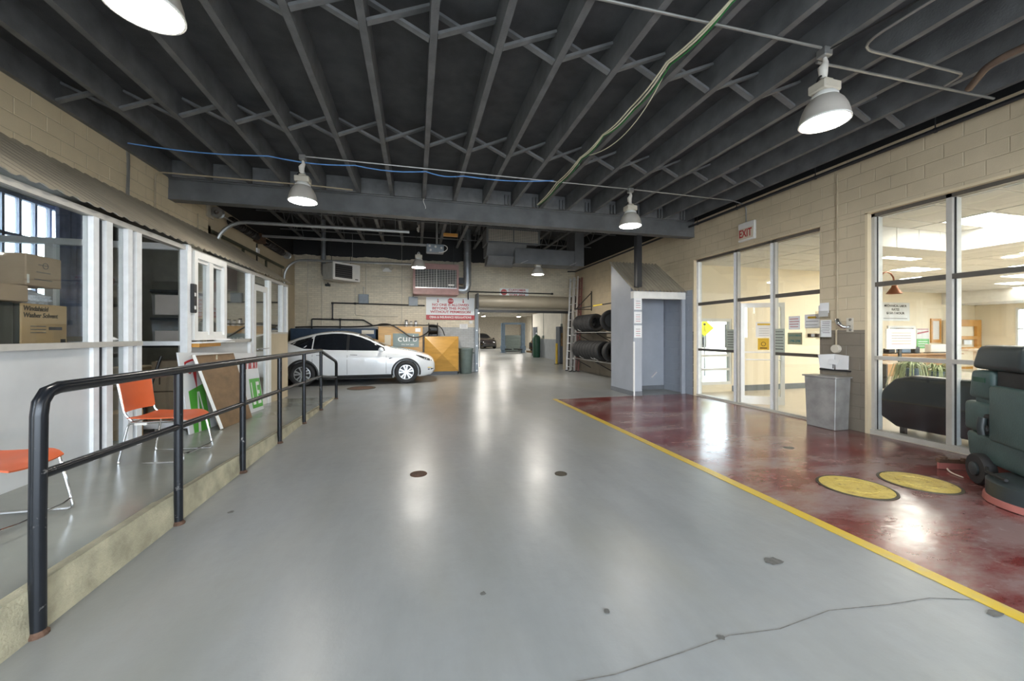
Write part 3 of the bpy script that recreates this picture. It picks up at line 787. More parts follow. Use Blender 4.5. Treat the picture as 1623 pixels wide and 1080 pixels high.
# remaining front: pilaster, pass-through window, glazing, glass door, block pier
struct(MB().box(GL-.1, GL+.02, 6.46, 6.54, .2, 2.80).build('trim_8', 'alu_grey'))
w5 = struct(MB().box(GL-.06, GL+.06, 6.55, 7.52, 2.72, 2.82).build('window_13', 'white_vinyl'), 'white sliding pass-through window above the leaning sign')
MB().box(GL-.06, GL+.06, 6.55, 7.52, 1.50, 1.58).build('window_frame', 'white_vinyl', w5)
for y in (6.59, 7.48): MB().box(GL-.06, GL+.06, y-.045, y+.045, 1.58, 2.72).build('window_frame', 'white_vinyl', w5)
MB().box(GL-.04, GL+.05, 6.98, 7.10, 1.58, 2.72).build('meeting_rail', 'white_vinyl', w5)
for (a, b) in ((6.635, 6.98), (7.10, 7.435)):
    for (c, e) in ((1.58, 1.63), (2.67, 2.72)): MB().box(GL-.03, GL+.03, a, b, c, e).build('sash_rail', 'white_vinyl', w5)
    pane(w5, GL-.0, a, b, 1.63, 2.67)
MB().box(GL-.02, GL+.17, 6.50, 7.55, 1.455, 1.475).build('counter_ledge', 'white_vinyl', w5)
MB().box(GL-.02, GL+.13, 6.52, 7.15, 1.40, 1.452).build('counter_wood', 'orange_wood', w5)
w6 = struct(MB().box(GL-.06, GL+.03, 7.55, 8.62, 1.44, 1.50).build('window_14', 'alu_grey'), 'plain office pane between the pass-through and the glass door')
pane(w6, GL-.02, 7.53, 8.55, 1.50, 2.79, 'glass')
lm(8.60, .1, 2.79, .07, 'alu', .09, w6); lm(8.74, .1, 2.79, .07, 'alu', .09, w6); MB().box(GL-.05, GL-.01, 8.63, 8.71, .1, 2.79).build('gasket_strip', 'gasket', w6)
MB().box(GL-.05, GL-.02, 6.54, 8.57, .1, 1.44).build('lower_panel', 'panel_white', w6)
d2 = struct(MB().box(GL-.04, GL+.01, 8.80, 8.90, .06, 2.62).build('door_2', 'white_vinyl'), 'white framed glass office door at the end of the ramp')
MB().box(GL-.04, GL+.01, 9.42, 9.52, .06, 2.62).build('stile', 'white_vinyl', d2)
MB().box(GL-.04, GL+.01, 8.90, 9.42, 2.50, 2.62).build('top_rail', 'white_vinyl', d2); MB().box(GL-.04, GL+.01, 8.90, 9.42, .06, .24).build('bottom_rail', 'white_vinyl', d2)
pane(d2, GL-.015, 8.90, 9.42, .24, 2.50)
MB().tube([(GL+.05, 8.86, 1.28), (GL+.05, 9.46, 1.28)], .015, 8).build('push_bar', 'chrome', d2)
pane(w6, GL-.015, 8.78, 9.55, 2.66, 2.79)
lm(9.62, .05, 2.79, .13, 'white_vinyl', .09, w6)
w7 = struct(MB().box(GL-.06, GL+.03, 9.70, 10.85, 1.60, 1.64).build('window_15', 'alu_grey'), 'small end pane above the block pier')
lm(10.45, 1.64, 2.79, .07, 'alu', .09, w7); lm(10.78, 1.64, 2.79, .12, 'alu', .09, w7)
pane(w7, GL-.02, 9.70, 10.42, 1.64, 2.79)
pier = struct(MB().box(GL-.45, GL+.02, 9.70, 10.86, -.01, 1.60).build('wall_pier', 'mortar'))
struct(MB().box(GL-1.2, GL-.07, 10.78, 10.86, 1.6, 2.82).build('wall_pier_return', 'dim_wall'))
# sloping ribbed roof over the office
rows = []; ny = 236; y0, y1 = 1.5, 11.0
prof = [(0, 0), (.25, .018), (.5, .018), (.75, 0)]
ra, rb = [], []
for i in range(ny):
    fr = (i % 4)/4; hh = (0, .022, .022, 0)[i % 4]
    y = y0+(y1-y0)*i/(ny-1)
    ra.append((-3.10, y, 2.865+hh)); rb.append((XB+.01, y, 3.80+hh))
awn = struct(MB().grid([ra, rb]).build('roof_office', 'awning', solid=.004), 'ribbed beige lean-to roof over the office')

# ================================================================== OVERHEAD DOOR ON THE LEFT WALL
t = thing('overhead_door', 'beige sectional overhead door closed in the left wall behind the car', 'garage door', (XB, 12.3, 0))
for k in range(7):
    MB().box(XB-.10, XB-.04, 9.9, 14.76, .005+.566*k, .005+.566*k+.562).build('door_panel', 'door_beige', t)
MB().box(XB, XB+.04, 9.95, 14.7, 3.86, 3.93).build('head_angle', 'olive', t)
for y in (11.6, 13.2): MB().box(XB-.04, XB+.01, y-.03, y+.03, 3.40, 3.86).build('hinge_strip', 'olive', t)
for y in (10.0, 14.62):
    pts = [(XB+.06, y, .05), (XB+.06, y, 3.55)]+[(XB+.06+.62-.62*math.cos(a), y, 3.55+.62*math.sin(a)) for a in [R(15*k) for k in range(1, 7)]]+[(-.16, y, 4.19)]
    MB().tube(pts, .042, 8).build('track', 'grey_conduit', t, smooth=True)
    for xx in (-2.2, -.5): MB().bar((xx, y, 4.22), (xx, y, 5.18), .03, .01).build('track_hanger', 'grey_conduit', t)
MB().cyl((XB+.13, 9.85, 4.32), (XB+.13, 14.75, 4.32), .018, 8).build('shaft', 'grey_conduit', t)
for (a, b) in ((10.55, 12.05), (12.75, 14.2)):
    pts = []; nturn = 13
    for i in range(nturn*10+1):
        an = 2*math.pi*i/10; pts.append((XB+.13+.085*math.cos(an), a+(b-a)*i/(nturn*10), 4.32+.085*math.sin(an)))
    MB().tube(pts, .032, 6).build('torsion_spring', 'spring', t, smooth=True)
MB().box(XB, XB+.20, 12.2, 12.55, 4.22, 4.46).build('center_bracket', 'rust', t)
for y in (9.92, 14.68):
    MB().lathe([(.05, -.06), (.12, -.06), (.12, -.045), (.085, -.03), (.085, .03), (.12, .045), (.12, .06), (.05, .06)], (XB+.13, y, 4.32), 'y', 18, True).build('cable_drum', 'grey_conduit', t)
MB().box(XB, XB+.03, 9.70, 9.98, 4.18, 4.46).build('bearing_plate', 'ballast', t)
MB().box(XB, XB+.03, 12.40, 12.44, 3.62, 4.2).build('pull_cord', 'wire_black', t)
MB().box(XB+.02, XB+.06, 12.33, 12.50, 3.93, 4.06).build('hanging_tag', 'paper', t)
t = thing('door_operator', 'grey jackshaft door operator motor on a long rail under the rear roof', 'door motor', (.5, 12.3, 4.4))
MB().bar((XB+.1, 12.3, 4.40), (.35, 12.3, 4.40), .07, .06).build('rail', 'grey_conduit', t)
MB().box(.32, .86, 12.14, 12.46, 4.16, 4.42).build('motor_housing', 'box_grey', t, bevel=.02)
for (xx, zz) in ((.42, 4.35), (.45, 4.22), (.60, 4.33), (.78, 4.30)):
    MB().lathe([(.035, 0), (.035, .02), (.001, .025)], (xx, 12.115, zz), 'y', 10).build('bolt', 'exit_box', t)
MB().tube(bez((.75, 12.2, 4.42), (1.1, 12.1, 4.40), (.98, 12.1, 4.14), (.70, 12.15, 4.16)), .014, 6).build('cable_loop', 'exit_box', t)
MB().box(.62, .68, 12.27, 12.33, 4.42, 5.17).build('hanger', 'grey_conduit', t)

# ================================================================== ROLLING DOOR IN THE BACK WALL
t = thing('rolling_door', 'beige rolled-up steel shutter over the shop doorway', 'roller door', (4.6, YB, 2.6))
MB().cyl((2.5, YB-.28, 2.97), (6.72, YB-.28, 2.97), .27, 28).build('curtain_coil', 'coil', t, smooth=True)
for x in (2.44, 6.72): MB().box(x, x+.06, YB-.58, YB, 2.66, 3.27).build('end_bracket', 'black_steel', t)
for k in range(2): MB().box(2.52, 6.70, YB-.06, YB-.03, 2.62+.05*k, 2.66+.05*k).build('slat', 'coil', t)
MB().box(2.50, 6.72, YB-.09, YB-.01, 2.52, 2.62).build('bottom_bar', 'black_steel', t)
MB().box(2.42, 2.56, YB-.10, YB-.0, 0, 2.70).build('guide_rail', 'box_grey', t); MB().box(6.64, 6.80, YB-.10, YB, 0, 2.70).build('guide_rail', 'black_steel', t)
MB().box(6.50, 6.64, YB-.02, YB+.25, 0, 2.6).build('jamb_strip', 'coil', t)
MB().tube([(2.60, YB-.13, .2), (2.60, YB-.13, 1.85)], .02, 8).build('guard_pipe', 'exit_box', t)
for z in (.06, .35, 1.1, 1.75): MB().lathe([(.03, 0), (.03, .02), (.001, .03)], (2.49, YB-.12, z), 'y', 8).build('bolt', 'silver', t)

# ================================================================== HIGH-BAY LAMPS
def high_bay(x, y, label, ztop=4.5, zm=3.75, group='high-bay lamps', glow='lamp_glow', k=1.0, tilt=0):
    t = thing('high_bay_lamp', label, 'lamp', (x, y, zm), 0, group)
    H = ztop-zm
    MB().box(-.05, .05, -.05, .05, H-.09, H).build('junction_box', 'grey_conduit', t, bevel=.01)
    MB().tube([(0, 0, H-.09), (.012, 0, H-.14), (-.02, 0, H-.20), (-.015, 0, H-.27), (0, 0, H-.31)], [.018, .028, .045, .038, .02], 10).build('wrapped_fitting', 'white_cloth', t, smooth=True)
    MB().tube([(-.03, 0, .43)]+[(-.03*math.cos(a), 0, .46+.03*math.sin(a)) for a in (0, .8, 1.57, 2.3, 3.14)]+[(.03, 0, .43)], .007, 6).build('hook', 'silver', t)
    MB().box(-.055, .055, -.055, .055, .395, .435).box(-.11, .11, -.09, .09, .30, .395).build('ballast_housing', 'ballast', t, bevel=.012)
    MB().lathe([(.085, .30), (.115, .27), (.118, .245), (.10, .24)], n=24).build('collar', 'white_paint', t, smooth=True)
    prof = [(.105, .25), (.125, .235), (.16, .19), (.188, .13), (.205, .07), (.213, .012), (.217, .0), (.207, .0), (.203, .012), (.195, .07), (.178, .13), (.15, .185), (.095, .235)]
    MB().lathe([(r*k, z) for r, z in prof], n=36, close=True).build('shade', 'shade', t, smooth=True)
    MB().lathe([(.201*k, .012), (.17*k, -.008), (.10*k, -.024), (.001, -.030)], n=32).build('lens', glow, t)
    MB().lathe([(.218*k, -.004), (.218*k, .010), (.204*k, .010), (.204*k, -.004)], n=36, close=True).build('rim', 'white_paint', t, smooth=True)
    MB().tube(bez((-.015, .0, H-.27), (-.09, 0, H-.30), (-.10, 0, .42), (-.10, 0, .31)), .010, 6).build('power_cord', 'wire_black', t, smooth=True)
    return t
high_bay(-1.75, 3.05, 'large high-bay lamp nearest, cut by the top edge of the photo')
high_bay(-1.78, 6.83, 'high-bay lamp hung before the steel beam near the left wall')
high_bay(4.04, 2.98, 'high-bay lamp hanging over the yellow manhole covers')
high_bay(4.15, 6.78, 'high-bay lamp hung before the steel beam above the booth side')
high_bay(.09, 12.5, 'high-bay lamp in the rear bay in front of the rose heater', 5.16, 3.72, glow='lamp_glow_rear')
high_bay(4.18, 12.8, 'high-bay lamp under the grey duct, before the rolled shutter', 4.03, 3.70, k=1.0, glow='lamp_glow_rear')
# two more of the same rows, just behind the viewer
high_bay(-1.75, -.8, 'high-bay lamp behind the viewpoint on the handrail side')
high_bay(4.04, -.8, 'high-bay lamp behind the viewpoint on the office side')
for k, (x, y, lab) in enumerate(((3.6, 21, 'shop lamp just inside the rolled shutter'), (6.2, 27, 'shop lamp before the blue lift'), (5.2, 33, 'shop lamp past the blue lift'), (6.8, 39, 'shop lamp above the dark parked car'), (10.6, 31, 'shop lamp right of the blue lift'), (10.6, 39, 'shop lamp far right over machinery'))):
    high_bay(x, y, lab, 4.0, 3.45, 'shop high-bay lamps', 'lamp_glow_shop')

# ================================================================== CONDUITS, CABLES AND PIPES OVERHEAD
def single(name, m, pts, r, label, cat, rad=0, n=8):
    o = pipe(name, m, None, pts, r, n, rad); tag(o, label, cat); return o
single('conduit', 'grey_conduit', [(-1.73, 6.83, 4.485), (4.1, 6.78, 4.485)], .012, 'thin conduit joining the two lamps before the steel beam', 'conduit')
single('conduit', 'grey_conduit', [(4.2, 6.78, 4.485), (6.6, 6.78, 4.47), (6.97, 6.78, 4.40), (6.97, 6.78, 4.03)], .012, 'thin conduit dropping from the beam-side lamp to the exit sign', 'conduit', .12)
single('conduit', 'beige_conduit', [(XB+.02, 8.0, 3.75), (XB+.02, 8.0, 4.44), (-1.9, 8.0, 4.44), (-1.2, 8.0, 4.42)], .013, 'beige conduit rising on the left wall and turning under the joists', 'conduit', .12)
single('conduit', 'beige_conduit', [(XB+.02, 9.35, 3.78), (XB+.02, 9.35, 4.12)], .013, 'short beige conduit below the beam end on the left wall', 'conduit')
single('conduit', 'grey_conduit', [(1.35, 3.0, 4.485), (3.97, 2.96, 4.485)], .013, 'conduit crossing under the joists to the lamp above the manhole covers', 'conduit')
single('conduit', 'grey_conduit', [(4.12, 3.12, 4.475), (6.3, 3.08, 4.475), (6.75, 3.02, 4.43)], .014, 'conduit running from the manhole-side lamp to the right wall', 'conduit', .1)
single('conduit', 'grey_conduit', [(4.45, 1.2, 4.475), (4.32, 2.3, 4.475), (4.30, 2.86, 4.475), (5.9, 2.86, 4.475), (5.95, 3.05, 4.475)], .014, 'bent conduit looping under the joists near the brown pipe', 'conduit', .22)
single('cable', 'wire_black', [(4.05, 2.95, 4.47), (4.22, 2.4, 4.49), (4.3, 1.0, 4.49)], .008, 'thin black cable trailing from the manhole-side lamp box', 'cable')
t = thing('sprinkler_pipe', 'brown bent pipe hanging in the upper right corner', 'pipe', (5.6, 2.3, 4.3))
pipe('pipe_run', 'brown_pipe', t, [(5.62, 1.0, 4.30), (5.56, 2.42, 4.30), (5.60, 2.56, 4.29), (5.85, 2.80, 4.27)], .035, 10, .1)
for yy in (1.4, 2.25): MB().bar((5.57, yy, 4.33), (5.57, yy, 4.82), .012, .012).build('hanger_rod', 'black_steel', t); MB().lathe([(.042, -.015), (.042, .015)], (5.57, yy, 4.30), 'y', 12).build('hanger_ring', 'brown_pipe', t)
# long sprinkler main on the right wall
t = thing('pipe_main', 'long dark pipe run along the top of the right wall', 'pipe', (6.83, 8, 4.4))
MB().tube([(6.84, -2.9, 4.36), (6.84, 8.4, 4.36), (6.84, 15.6, 4.36), (6.5, 15.7, 4.36)], .028, 10).build('pipe_run', 'black_steel', t, smooth=True)
MB().tube([(6.90, -2.9, 4.40), (6.90, 8.3, 4.40)], .02, 8).build('pipe_run', 'grey_conduit', t, smooth=True)
for yy in (3.6, 5.2, 6.9, 8.1): MB().bar((6.84, yy, 4.38), (6.84, yy, 4.85), .010, .010).build('hanger_rod', 'black_steel', t); MB().lathe([(.036, -.012), (.036, .012)], (6.84, yy, 4.36), 'y', 12).build('hanger_ring', 'black_steel', t)
# cream cable bundle clipped along a joist and blue cable across
cab = [(2.62, 1.5), (2.60, 2.7), (2.585, 3.5), (2.63, 4.3), (2.60, 5.0), (2.585, 5.7), (2.60, 6.8), (2.58, 8.0)]
for k, (dx, m, lab) in enumerate(((0, 'wire_cream', 'cream cable, leftmost of the sagging bundle under the joists'), (.022, 'wire_cream', 'second cream cable of the sagging bundle under the joists'), (.040, 'wire_green', 'dark green cable within the cream bundle under the joists'))):
    pts = []
    for i, (x, y) in enumerate(cab):
        pts.append((x+dx+.015*math.sin(i*2+k), y, 4.47-.02*(i % 2)-.008*k))
    P = []
    for i in range(len(pts)-1):
        a, b = pts[i], pts[i+1]
        for j in range(6):
            u = j/6; P.append(tuple(a[q]*(1-u)+b[q]*u for q in range(2))+(a[2]*(1-u)+b[2]*u-.03*math.sin(math.pi*u)*(1+k*.3),))
    P.append(pts[-1])
    tag(MB().tube(P, .009, 6).build('cable', m, None, smooth=True), lab, 'cable', 'cables of the cream bundle')
tag(MB().tube(bez((2.64, 3.6, 4.47), (2.75, 4.2, 4.25), (2.8, 5.0, 4.25), (2.66, 5.6, 4.45), 16), .006, 6).build('cable', 'wire_cream', None, smooth=True), 'thin pale cable drooping loose beside the cream bundle', 'cable')
P = []; kn = [(-4.25, 7.05, 4.50), (-2.3, 6.9, 4.46), (-1.0, 6.9, 4.45), (.17, 6.88, 4.46), (.83, 6.86, 4.44), (2.5, 6.7, 4.46)]
for i in range(len(kn)-1):
    for j in range(6):
        u = j/6; P.append((kn[i][0]*(1-u)+kn[i+1][0]*u, kn[i][1]*(1-u)+kn[i+1][1]*u, kn[i][2]*(1-u)+kn[i+1][2]*u-.045*math.sin(math.pi*u)))
P.append(kn[-1])
tag(MB().tube(P, .010, 6).build('cable', 'wire_blue', None, smooth=True), 'light blue cable strung across the ceiling under the joists', 'cable')
t = thing('cable_drop', 'grey cables dropping down the left block wall', 'cable', (XB+.02, 7.4, 4.2))
for k in range(3): MB().tube(bez((XB+.02, 7.32+.03*k, 4.48), (XB+.03, 7.34+.02*k, 4.2), (XB+.03, 7.30+.025*k, 4.0), (XB+.03, 7.30+.03*k, 3.80)), .008, 6).build('cable_strand', 'grey_conduit', t, smooth=True)
tag(MB().tube(bez((.17, 8.33, 4.48), (.12, 8.32, 4.42), (.22, 8.32, 4.33), (.20, 8.32, 4.27)), .007, 6).build('cable', 'exit_box', None, smooth=True), 'short white cable end dangling over the steel beam', 'cable')
single('conduit', 'beige_conduit', [(6.985, 4.945, 4.33), (6.985, 4.945, 1.66)], .014, 'beige conduit running down the wall between the two storefronts', 'conduit')

# ================================================================== EXIT SIGN AND PILLAR ITEMS
t = thing('exit_sign', 'boxy exit sign with red letters above the glass storefront', 'exit sign', (6.9, 6.75, 3.8))
MB().box(6.935, 6.995, 6.54, 6.96, 3.62, 4.02).build('case', 'exit_box', t, bevel=.01)
MB().box(6.925, 6.94, 6.57, 6.94, 3.66, 3.89).build('face', 'exit_face', t)
text('EXIT', .235, 'red_ink', t, (6.921, 6.755, 3.775), '-x', width=.32, bold=.004)
def lines(par, x, y0, y1, z0, z1, n, m='ink_grey', face='-x', th=.008, indent=.15):
    for k in range(n):
        z = z0+(z1-z0)*(k+.5)/n; a = y0+(y1-y0)*(indent*random.uniform(.4, 1.2)); b = y1-(y1-y0)*(indent*random.uniform(.4, 1.2))
        if face == '-x': MB().box(x-.0015, x, a, b, z-th/2, z+th/2).build('print_line', m, par)
        else: MB().box(a, b, x-.0015, x, z-th/2, z+th/2).build('print_line', m, par)
def sheet_x(name, m, x, y0, y1, z0, z1, label, cat='notice', n=5, ink='ink_grey', th=.008, group=None):
    o = MB().box(x-.003, x, y0, y1, z0, z1).build(name, m); tag(o, label, cat, group)
    if n: lines(o, x-.003, y0, y1, z0+.03, z1-.03, n, ink, th=th)
    return o
gx = GX+.024
o = sheet_x('notice', 'paper', gx, 5.70, 5.93, 1.68, 1.94, 'white notice with red and blue print on the glass above the lunch placard', n=4, ink='red_ink', th=.012)
o = sheet_x('notice', 'paper', gx, 5.34, 5.61, 1.70, 1.96, 'white notice with a yellow headline on the glass', n=3)
MB().box(gx-.0045, gx-.003, 5.40, 5.55, 1.88, 1.92).build('yellow_heading', 'yellow_paper', o)
o = sheet_x('placard', 'paper_teal', gx, 5.66, 5.95, 1.39, 1.62, 'olive placard reading lunch break on the glass', n=0)
text('LUNCH BREAK', .055, 'teal_ink', o, (gx-.004, 5.805, 1.565), '-x', width=.25, bold=.001); text('1PM-2PM', .07, 'teal_ink', o, (gx-.004, 5.805, 1.455), '-x', width=.21, bold=.0015)
o = sheet_x('placard', 'paper_green', gx-.035, 5.98, 6.22, 1.23, 1.70, 'tall pale green placard on the glass beside the open door', n=7, th=.014)
text('THANK YOU', .035, 'ink_grey', o, (gx-.039, 6.10, 1.29), '-x', width=.17)
o = sheet_x('placard', 'paper_green', gx, 7.235, 7.48, 1.23, 1.70, 'tall pale green placard on the pane next to the booth', n=7, th=.014)
# acrylic holders and papers on the pillar
t = thing('leaflet_holder', 'clear acrylic leaflet holder high on the wall pillar', 'leaflet holder', (6.97, 5.13, 1.95))
MB().box(6.93, 6.995, 5.06, 5.27, 1.86, 2.00).build('tray', 'acrylic', t)
MB().box(6.965, 6.970, 5.08, 5.24, 1.90, 2.10).build('leaflet', 'paper', t); MB().box(6.945, 6.950, 5.05, 5.20, 1.96, 2.14).build('leaflet', 'paper', t)
t = thing('leaflet_holder', 'acrylic holder with a printed sheet at the pillar paint line', 'leaflet holder', (6.97, 5.1, 1.6))
o = MB().box(6.985, 6.990, 5.04, 5.22, 1.54, 1.84).build('sheet', 'paper', t)
lines(o, 6.985, 5.05, 5.21, 1.60, 1.82, 7)
MB().box(6.90, 6.984, 5.03, 5.24, 1.50, 1.54).build('tray', 'acrylic', t)
t = thing('card_dispenser', 'small clear card box jutting past the pillar edge', 'card box', (6.95, 5.3, 1.6))
MB().box(6.90, 6.99, 5.20, 5.42, 1.52, 1.72).build('tray', 'acrylic', t)
MB().box(6.93, 6.98, 5.235, 5.41, 1.535, 1.60).build('card_stack', 'bark', t); MB().box(6.925, 6.93, 5.28, 5.34, 1.545, 1.595).build('card_front', 'paper', t)
t = thing('wall_latch', 'chrome wall bracket with a hooked arm beside the window', 'bracket', (6.96, 4.78, 1.74))
MB().box(6.985, 6.995, 4.70, 4.80, 1.63, 1.86).build('plate', 'ballast', t)
for z in (1.66, 1.83): MB().lathe([(.022, -.012), (.018, 0)], (6.985, 4.735, z), 'x', 10).build('screw', 'chrome', t)
MB().tube(bez((6.98, 4.74, 1.72), (6.90, 4.77, 1.68), (6.88, 4.84, 1.72), (6.90, 4.88, 1.84)), [.02]*4+[.03]*5+[.038]*4, 10).build('hook_arm', 'chrome', t, smooth=True)
t = thing('junction_box', 'small round conduit box on the brown pillar', 'conduit box', (6.97, 4.95, 1.34))
MB().lathe([(.065, -.06), (.07, -.05), (.07, 0)], (6.995, 4.95, 1.34), 'x', 20).build('housing', 'ballast', t); MB().cyl((6.965, 4.945, 1.40), (6.965, 4.945, 1.66), .014, 8).build('nipple', 'beige_conduit', t)
t = thing('booklet_rack', 'wall rack holding two open white booklets above the grey bin', 'booklets', (6.95, 4.97, 1.0))
MB().box(6.96, 6.99, 4.73, 5.22, .96, .985).build('shelf_wire', 'black_steel', t)
for (a, b, e, f) in ((4.98, 5.20, 5.22, .01), (4.96, 4.75, 4.73, .01)):
    o = MB().add([(6.97, a, .985), (6.95, b, 1.0), (6.93, e, 1.23), (6.965, a-.01*(1 if b > a else -1), 1.25)], [(0,1,2,3)]).build('booklet', 'paper', t, solid=.008)
MB().add([(6.925, 5.06, 1.08), (6.925, 4.90, 1.07), (6.92, 4.86, 1.16), (6.92, 5.03, 1.165)], [(0,1,2,3)]).build('loose_sheet', 'paper', t, solid=.003)
MB().box(6.94, 6.948, 4.975, 4.985, 1.0, 1.10).build('clip', 'black_steel', t)
# grey bin
t = thing('waste_bin', 'tapered grey metal waste bin against the pillar', 'bin', (6.8, 5.0, 0))
def taper(x0, x1, y0, y1, z0, z1, k):
    cx, cy = (x0+x1)/2, (y0+y1)/2
    lo = [(cx+(x-cx)*k, cy+(y-cy)*k, z0) for x, y in ((x0,y0),(x1,y0),(x1,y1),(x0,y1))]
    return MB().add(lo+[(x0,y0,z1),(x1,y0,z1),(x1,y1,z1),(x0,y1,z1)], [(0,3,2,1),(4,5,6,7),(0,1,5,4),(1,2,6,5),(2,3,7,6),(3,0,4,7)])
taper(6.64, 6.97, 4.72, 5.24, .005, .86, .90).build('body', 'bin_grey', t, bevel=.008)
MB().box(6.62, 6.98, 4.70, 5.27, .86, .885).build('lid', 'bin_grey', t, bevel=.006)

# ================================================================== BOOTH WITH RIBBED ROOF
bt = thing('booth', 'small grey booth with ribbed lean-to roof against the right wall', 'booth', (6.2, 9.2, 0))
BX0, BX1, BY0, BY1 = 5.42, 6.97, 8.72, 9.86
zr = lambda y: 2.72+(y-8.66)*.745
MB().prism([(BY0+.121, 0), (BY1, 0), (BY1, zr(BY1)), (BY0+.121, zr(BY0+.121))], 'x', BX0, BX0+.06).build('side_wall', 'booth', bt)
MB().box(BX0, BX0+.24, BY0-.02, BY0+.12, 0, 2.515).build('front_post', 'booth', bt)
MB().box(BX0, BX1, BY0-.025, BY0+.12, 2.516, 2.70).build('fascia', 'white_paint', bt)
MB().box(BX0+.06, BX1, 9.62, 9.70, 0, 2.9).build('back_wall', 'booth', bt)
MB().box(BX1-.10, BX1, BY0-.02, BY0+.04, 0, 2.52).build('jamb', 'booth', bt)
MB().box(BX0+.06, BX1, 9.60, 9.62, 0, .12).build('baseboard', 'booth_base', bt); MB().box(BX0-.01, BX0, BY0-.02, BY1, 0, .12).build('baseboard', 'booth_base', bt); MB().box(BX0-.01, BX0+.245, BY0-.03, BY0-.02, 0, .12).build('baseboard', 'booth_base', bt)
MB().box(BX0-.008, BX0+.03, BY0-.032, BY0, .0, 1.40).build('corner_guard', 'white_paint', bt)
MB().box(6.02, 6.13, 9.598, 9.62, 1.30, 1.36).build('wall_plate', 'ballast', bt)
MB().bar((6.55, 9.59, .35), (6.72, 9.59, .50), .04, .02).build('handle', 'exit_box', bt)
ra, rb = [], []
nx = 61
for i in range(nx):
    hh = (0, .035, .035, 0)[i % 4]; x = BX0-.04+(BX1-BX0+.03)*i/(nx-1)
    ra.append((x, 8.63, zr(8.63)+hh)); rb.append((x, BY1+.05, zr(BY1+.05)+hh))
MB().grid([ra, rb]).build('ribbed_roof', 'awning', bt, solid=.005)
for k, (z0, z1, lab) in enumerate(((2.22, 2.52, 'topmost white notice on the booth post'), (1.87, 2.17, 'middle white notice on the booth post'), (1.50, 1.82, 'lowest white notice on the booth post'))):
    o = MB().box(BX0+.01, BX0+.235, BY0-.026, BY0-.021, z0, z1).build('notice', 'paper'); tag(o, lab, 'notice', 'notices on the booth post')
    for q in range(4): MB().box(BX0+.06, BX0+.19, BY0-.0275, BY0-.026, z0+.05+.055*q, z0+.06+.055*q).build('print_line', 'ink_grey' if q % 2 else 'red_ink', o)

# ================================================================== TYRE RACK, TYRES, LADDERS
t = thing('tyre_rack', 'wall rack of angle iron holding tyres beside the booth', 'rack', (6.6, 13, 0))
for z in (.60, 1.66):
    for x in (6.38, 6.75): MB().bar((x, 10.6, z), (x, 14.8, z), .03, .03).build('shelf_rail', 'grey_conduit', t)
    for y in (11.0, 12.6, 14.4): MB().bar((6.3, y, z-.03), (6.99, y, z-.03), .03, .03).build('shelf_arm', 'black_steel', t); MB().bar((6.36, y, z-.05), (6.985, y, z-.38), .025, .025).build('diagonal_strut', 'black_steel', t)
for y in (11.3, 14.3):
    MB().bar((6.97, y, 2.55), (6.97, y, 3.35), .035, .035).build('upper_bracket', 'black_steel', t); MB().bar((6.25, y, 2.60), (6.97, y, 2.60), .03, .03).build('upper_arm', 'black_steel', t); MB().bar((6.3, y, 2.62), (6.96, y, 3.28), .03, .03).build('upper_strut', 'black_steel', t)
MB().bar((6.27, 10.6, 2.62), (6.27, 14.4, 2.62), .03, .035).build('upper_rail', 'black_steel', t)
MB().box(6.25, 6.29, 12.0, 12.7, 2.60, 2.645).build('tape_band', 'yellow_tape', t)
def tyre_mesh(r=.36, w=.235):
    a = w/2
    return [(r*.60, -a*.78), (r*.74, -a), (r*.90, -a*.98), (r*.97, -a*.84), (r*.985, -a*.55), (r*.965, -a*.50), (r, -a*.44), (r, -a*.05), (r*.975, 0), (r, a*.05), (r, a*.44), (r*.965, a*.50), (r*.985, a*.55), (r*.97, a*.84), (r*.90, a*.98), (r*.74, a), (r*.60, a*.78), (r*.57, 0)]
def add_tyre(x, y, z, label, r=.36, band=False, rotz=0, rim=False):
    t = thing('tyre', label, 'tyre', (x, y, z), rotz, 'tyres on the wall rack')
    MB().lathe(tyre_mesh(r), (0,0,0), 'y', 40, True).build('rubber', 'tyre', t, smooth=True)
    if band:
        an = R(205)
        MB().tube([(math.sin(an+q*.35)*(r+.003), -.06+.11*q, math.cos(an+q*.35)*(r+.003)) for q in (0, .5, 1)], .010, 5).build('chalk_mark', 'white_ink', t)
    if rim:
        MB().lathe([(r*.60, -.09), (r*.62, -.10), (r*.60, -.075), (r*.50, .05), (r*.2, .05)], (0,0,0), 'y', 32).build('rim_barrel', 'car_trim', t, smooth=True)
        for k in range(9):
            q = k*2*math.pi/9
            MB().bar((.03*math.sin(q), -.07, .03*math.cos(q)), (r*.57*math.sin(q), -.06, r*.57*math.cos(q)), .022, .03, up=(0,1,0)).build('spoke', 'silver', t)
        MB().lathe([(.001, -.09), (.04, -.09), (.05, -.05)], (0,0,0), 'y', 14).build('hub', 'car_trim', t)
ordn = ['nearest', 'second', 'third', 'fourth', 'fifth', 'sixth', 'seventh', 'eighth', 'ninth', 'farthest']
for k in range(9):
    add_tyre(6.57, 12.45+.25*k, .98, 'black tyre on the lower rack shelf, %s in its row from the booth' % ordn[k], .365, band=k in (1, 2, 6), rotz=0)
add_tyre(6.57, 11.85, .98, 'lone black tyre on the lower shelf half hidden by the booth', .365)
for k in range(6):
    add_tyre(6.57, 13.15+.25*k, 2.02, 'black tyre on the upper rack shelf, %s in its row from the booth' % ordn[k], .345, band=k == 4)
add_tyre(6.57, 11.95, 2.06, 'tyre on a spoked black rim, turned outward on the upper shelf', .38, rotz=R(-20), rim=True)
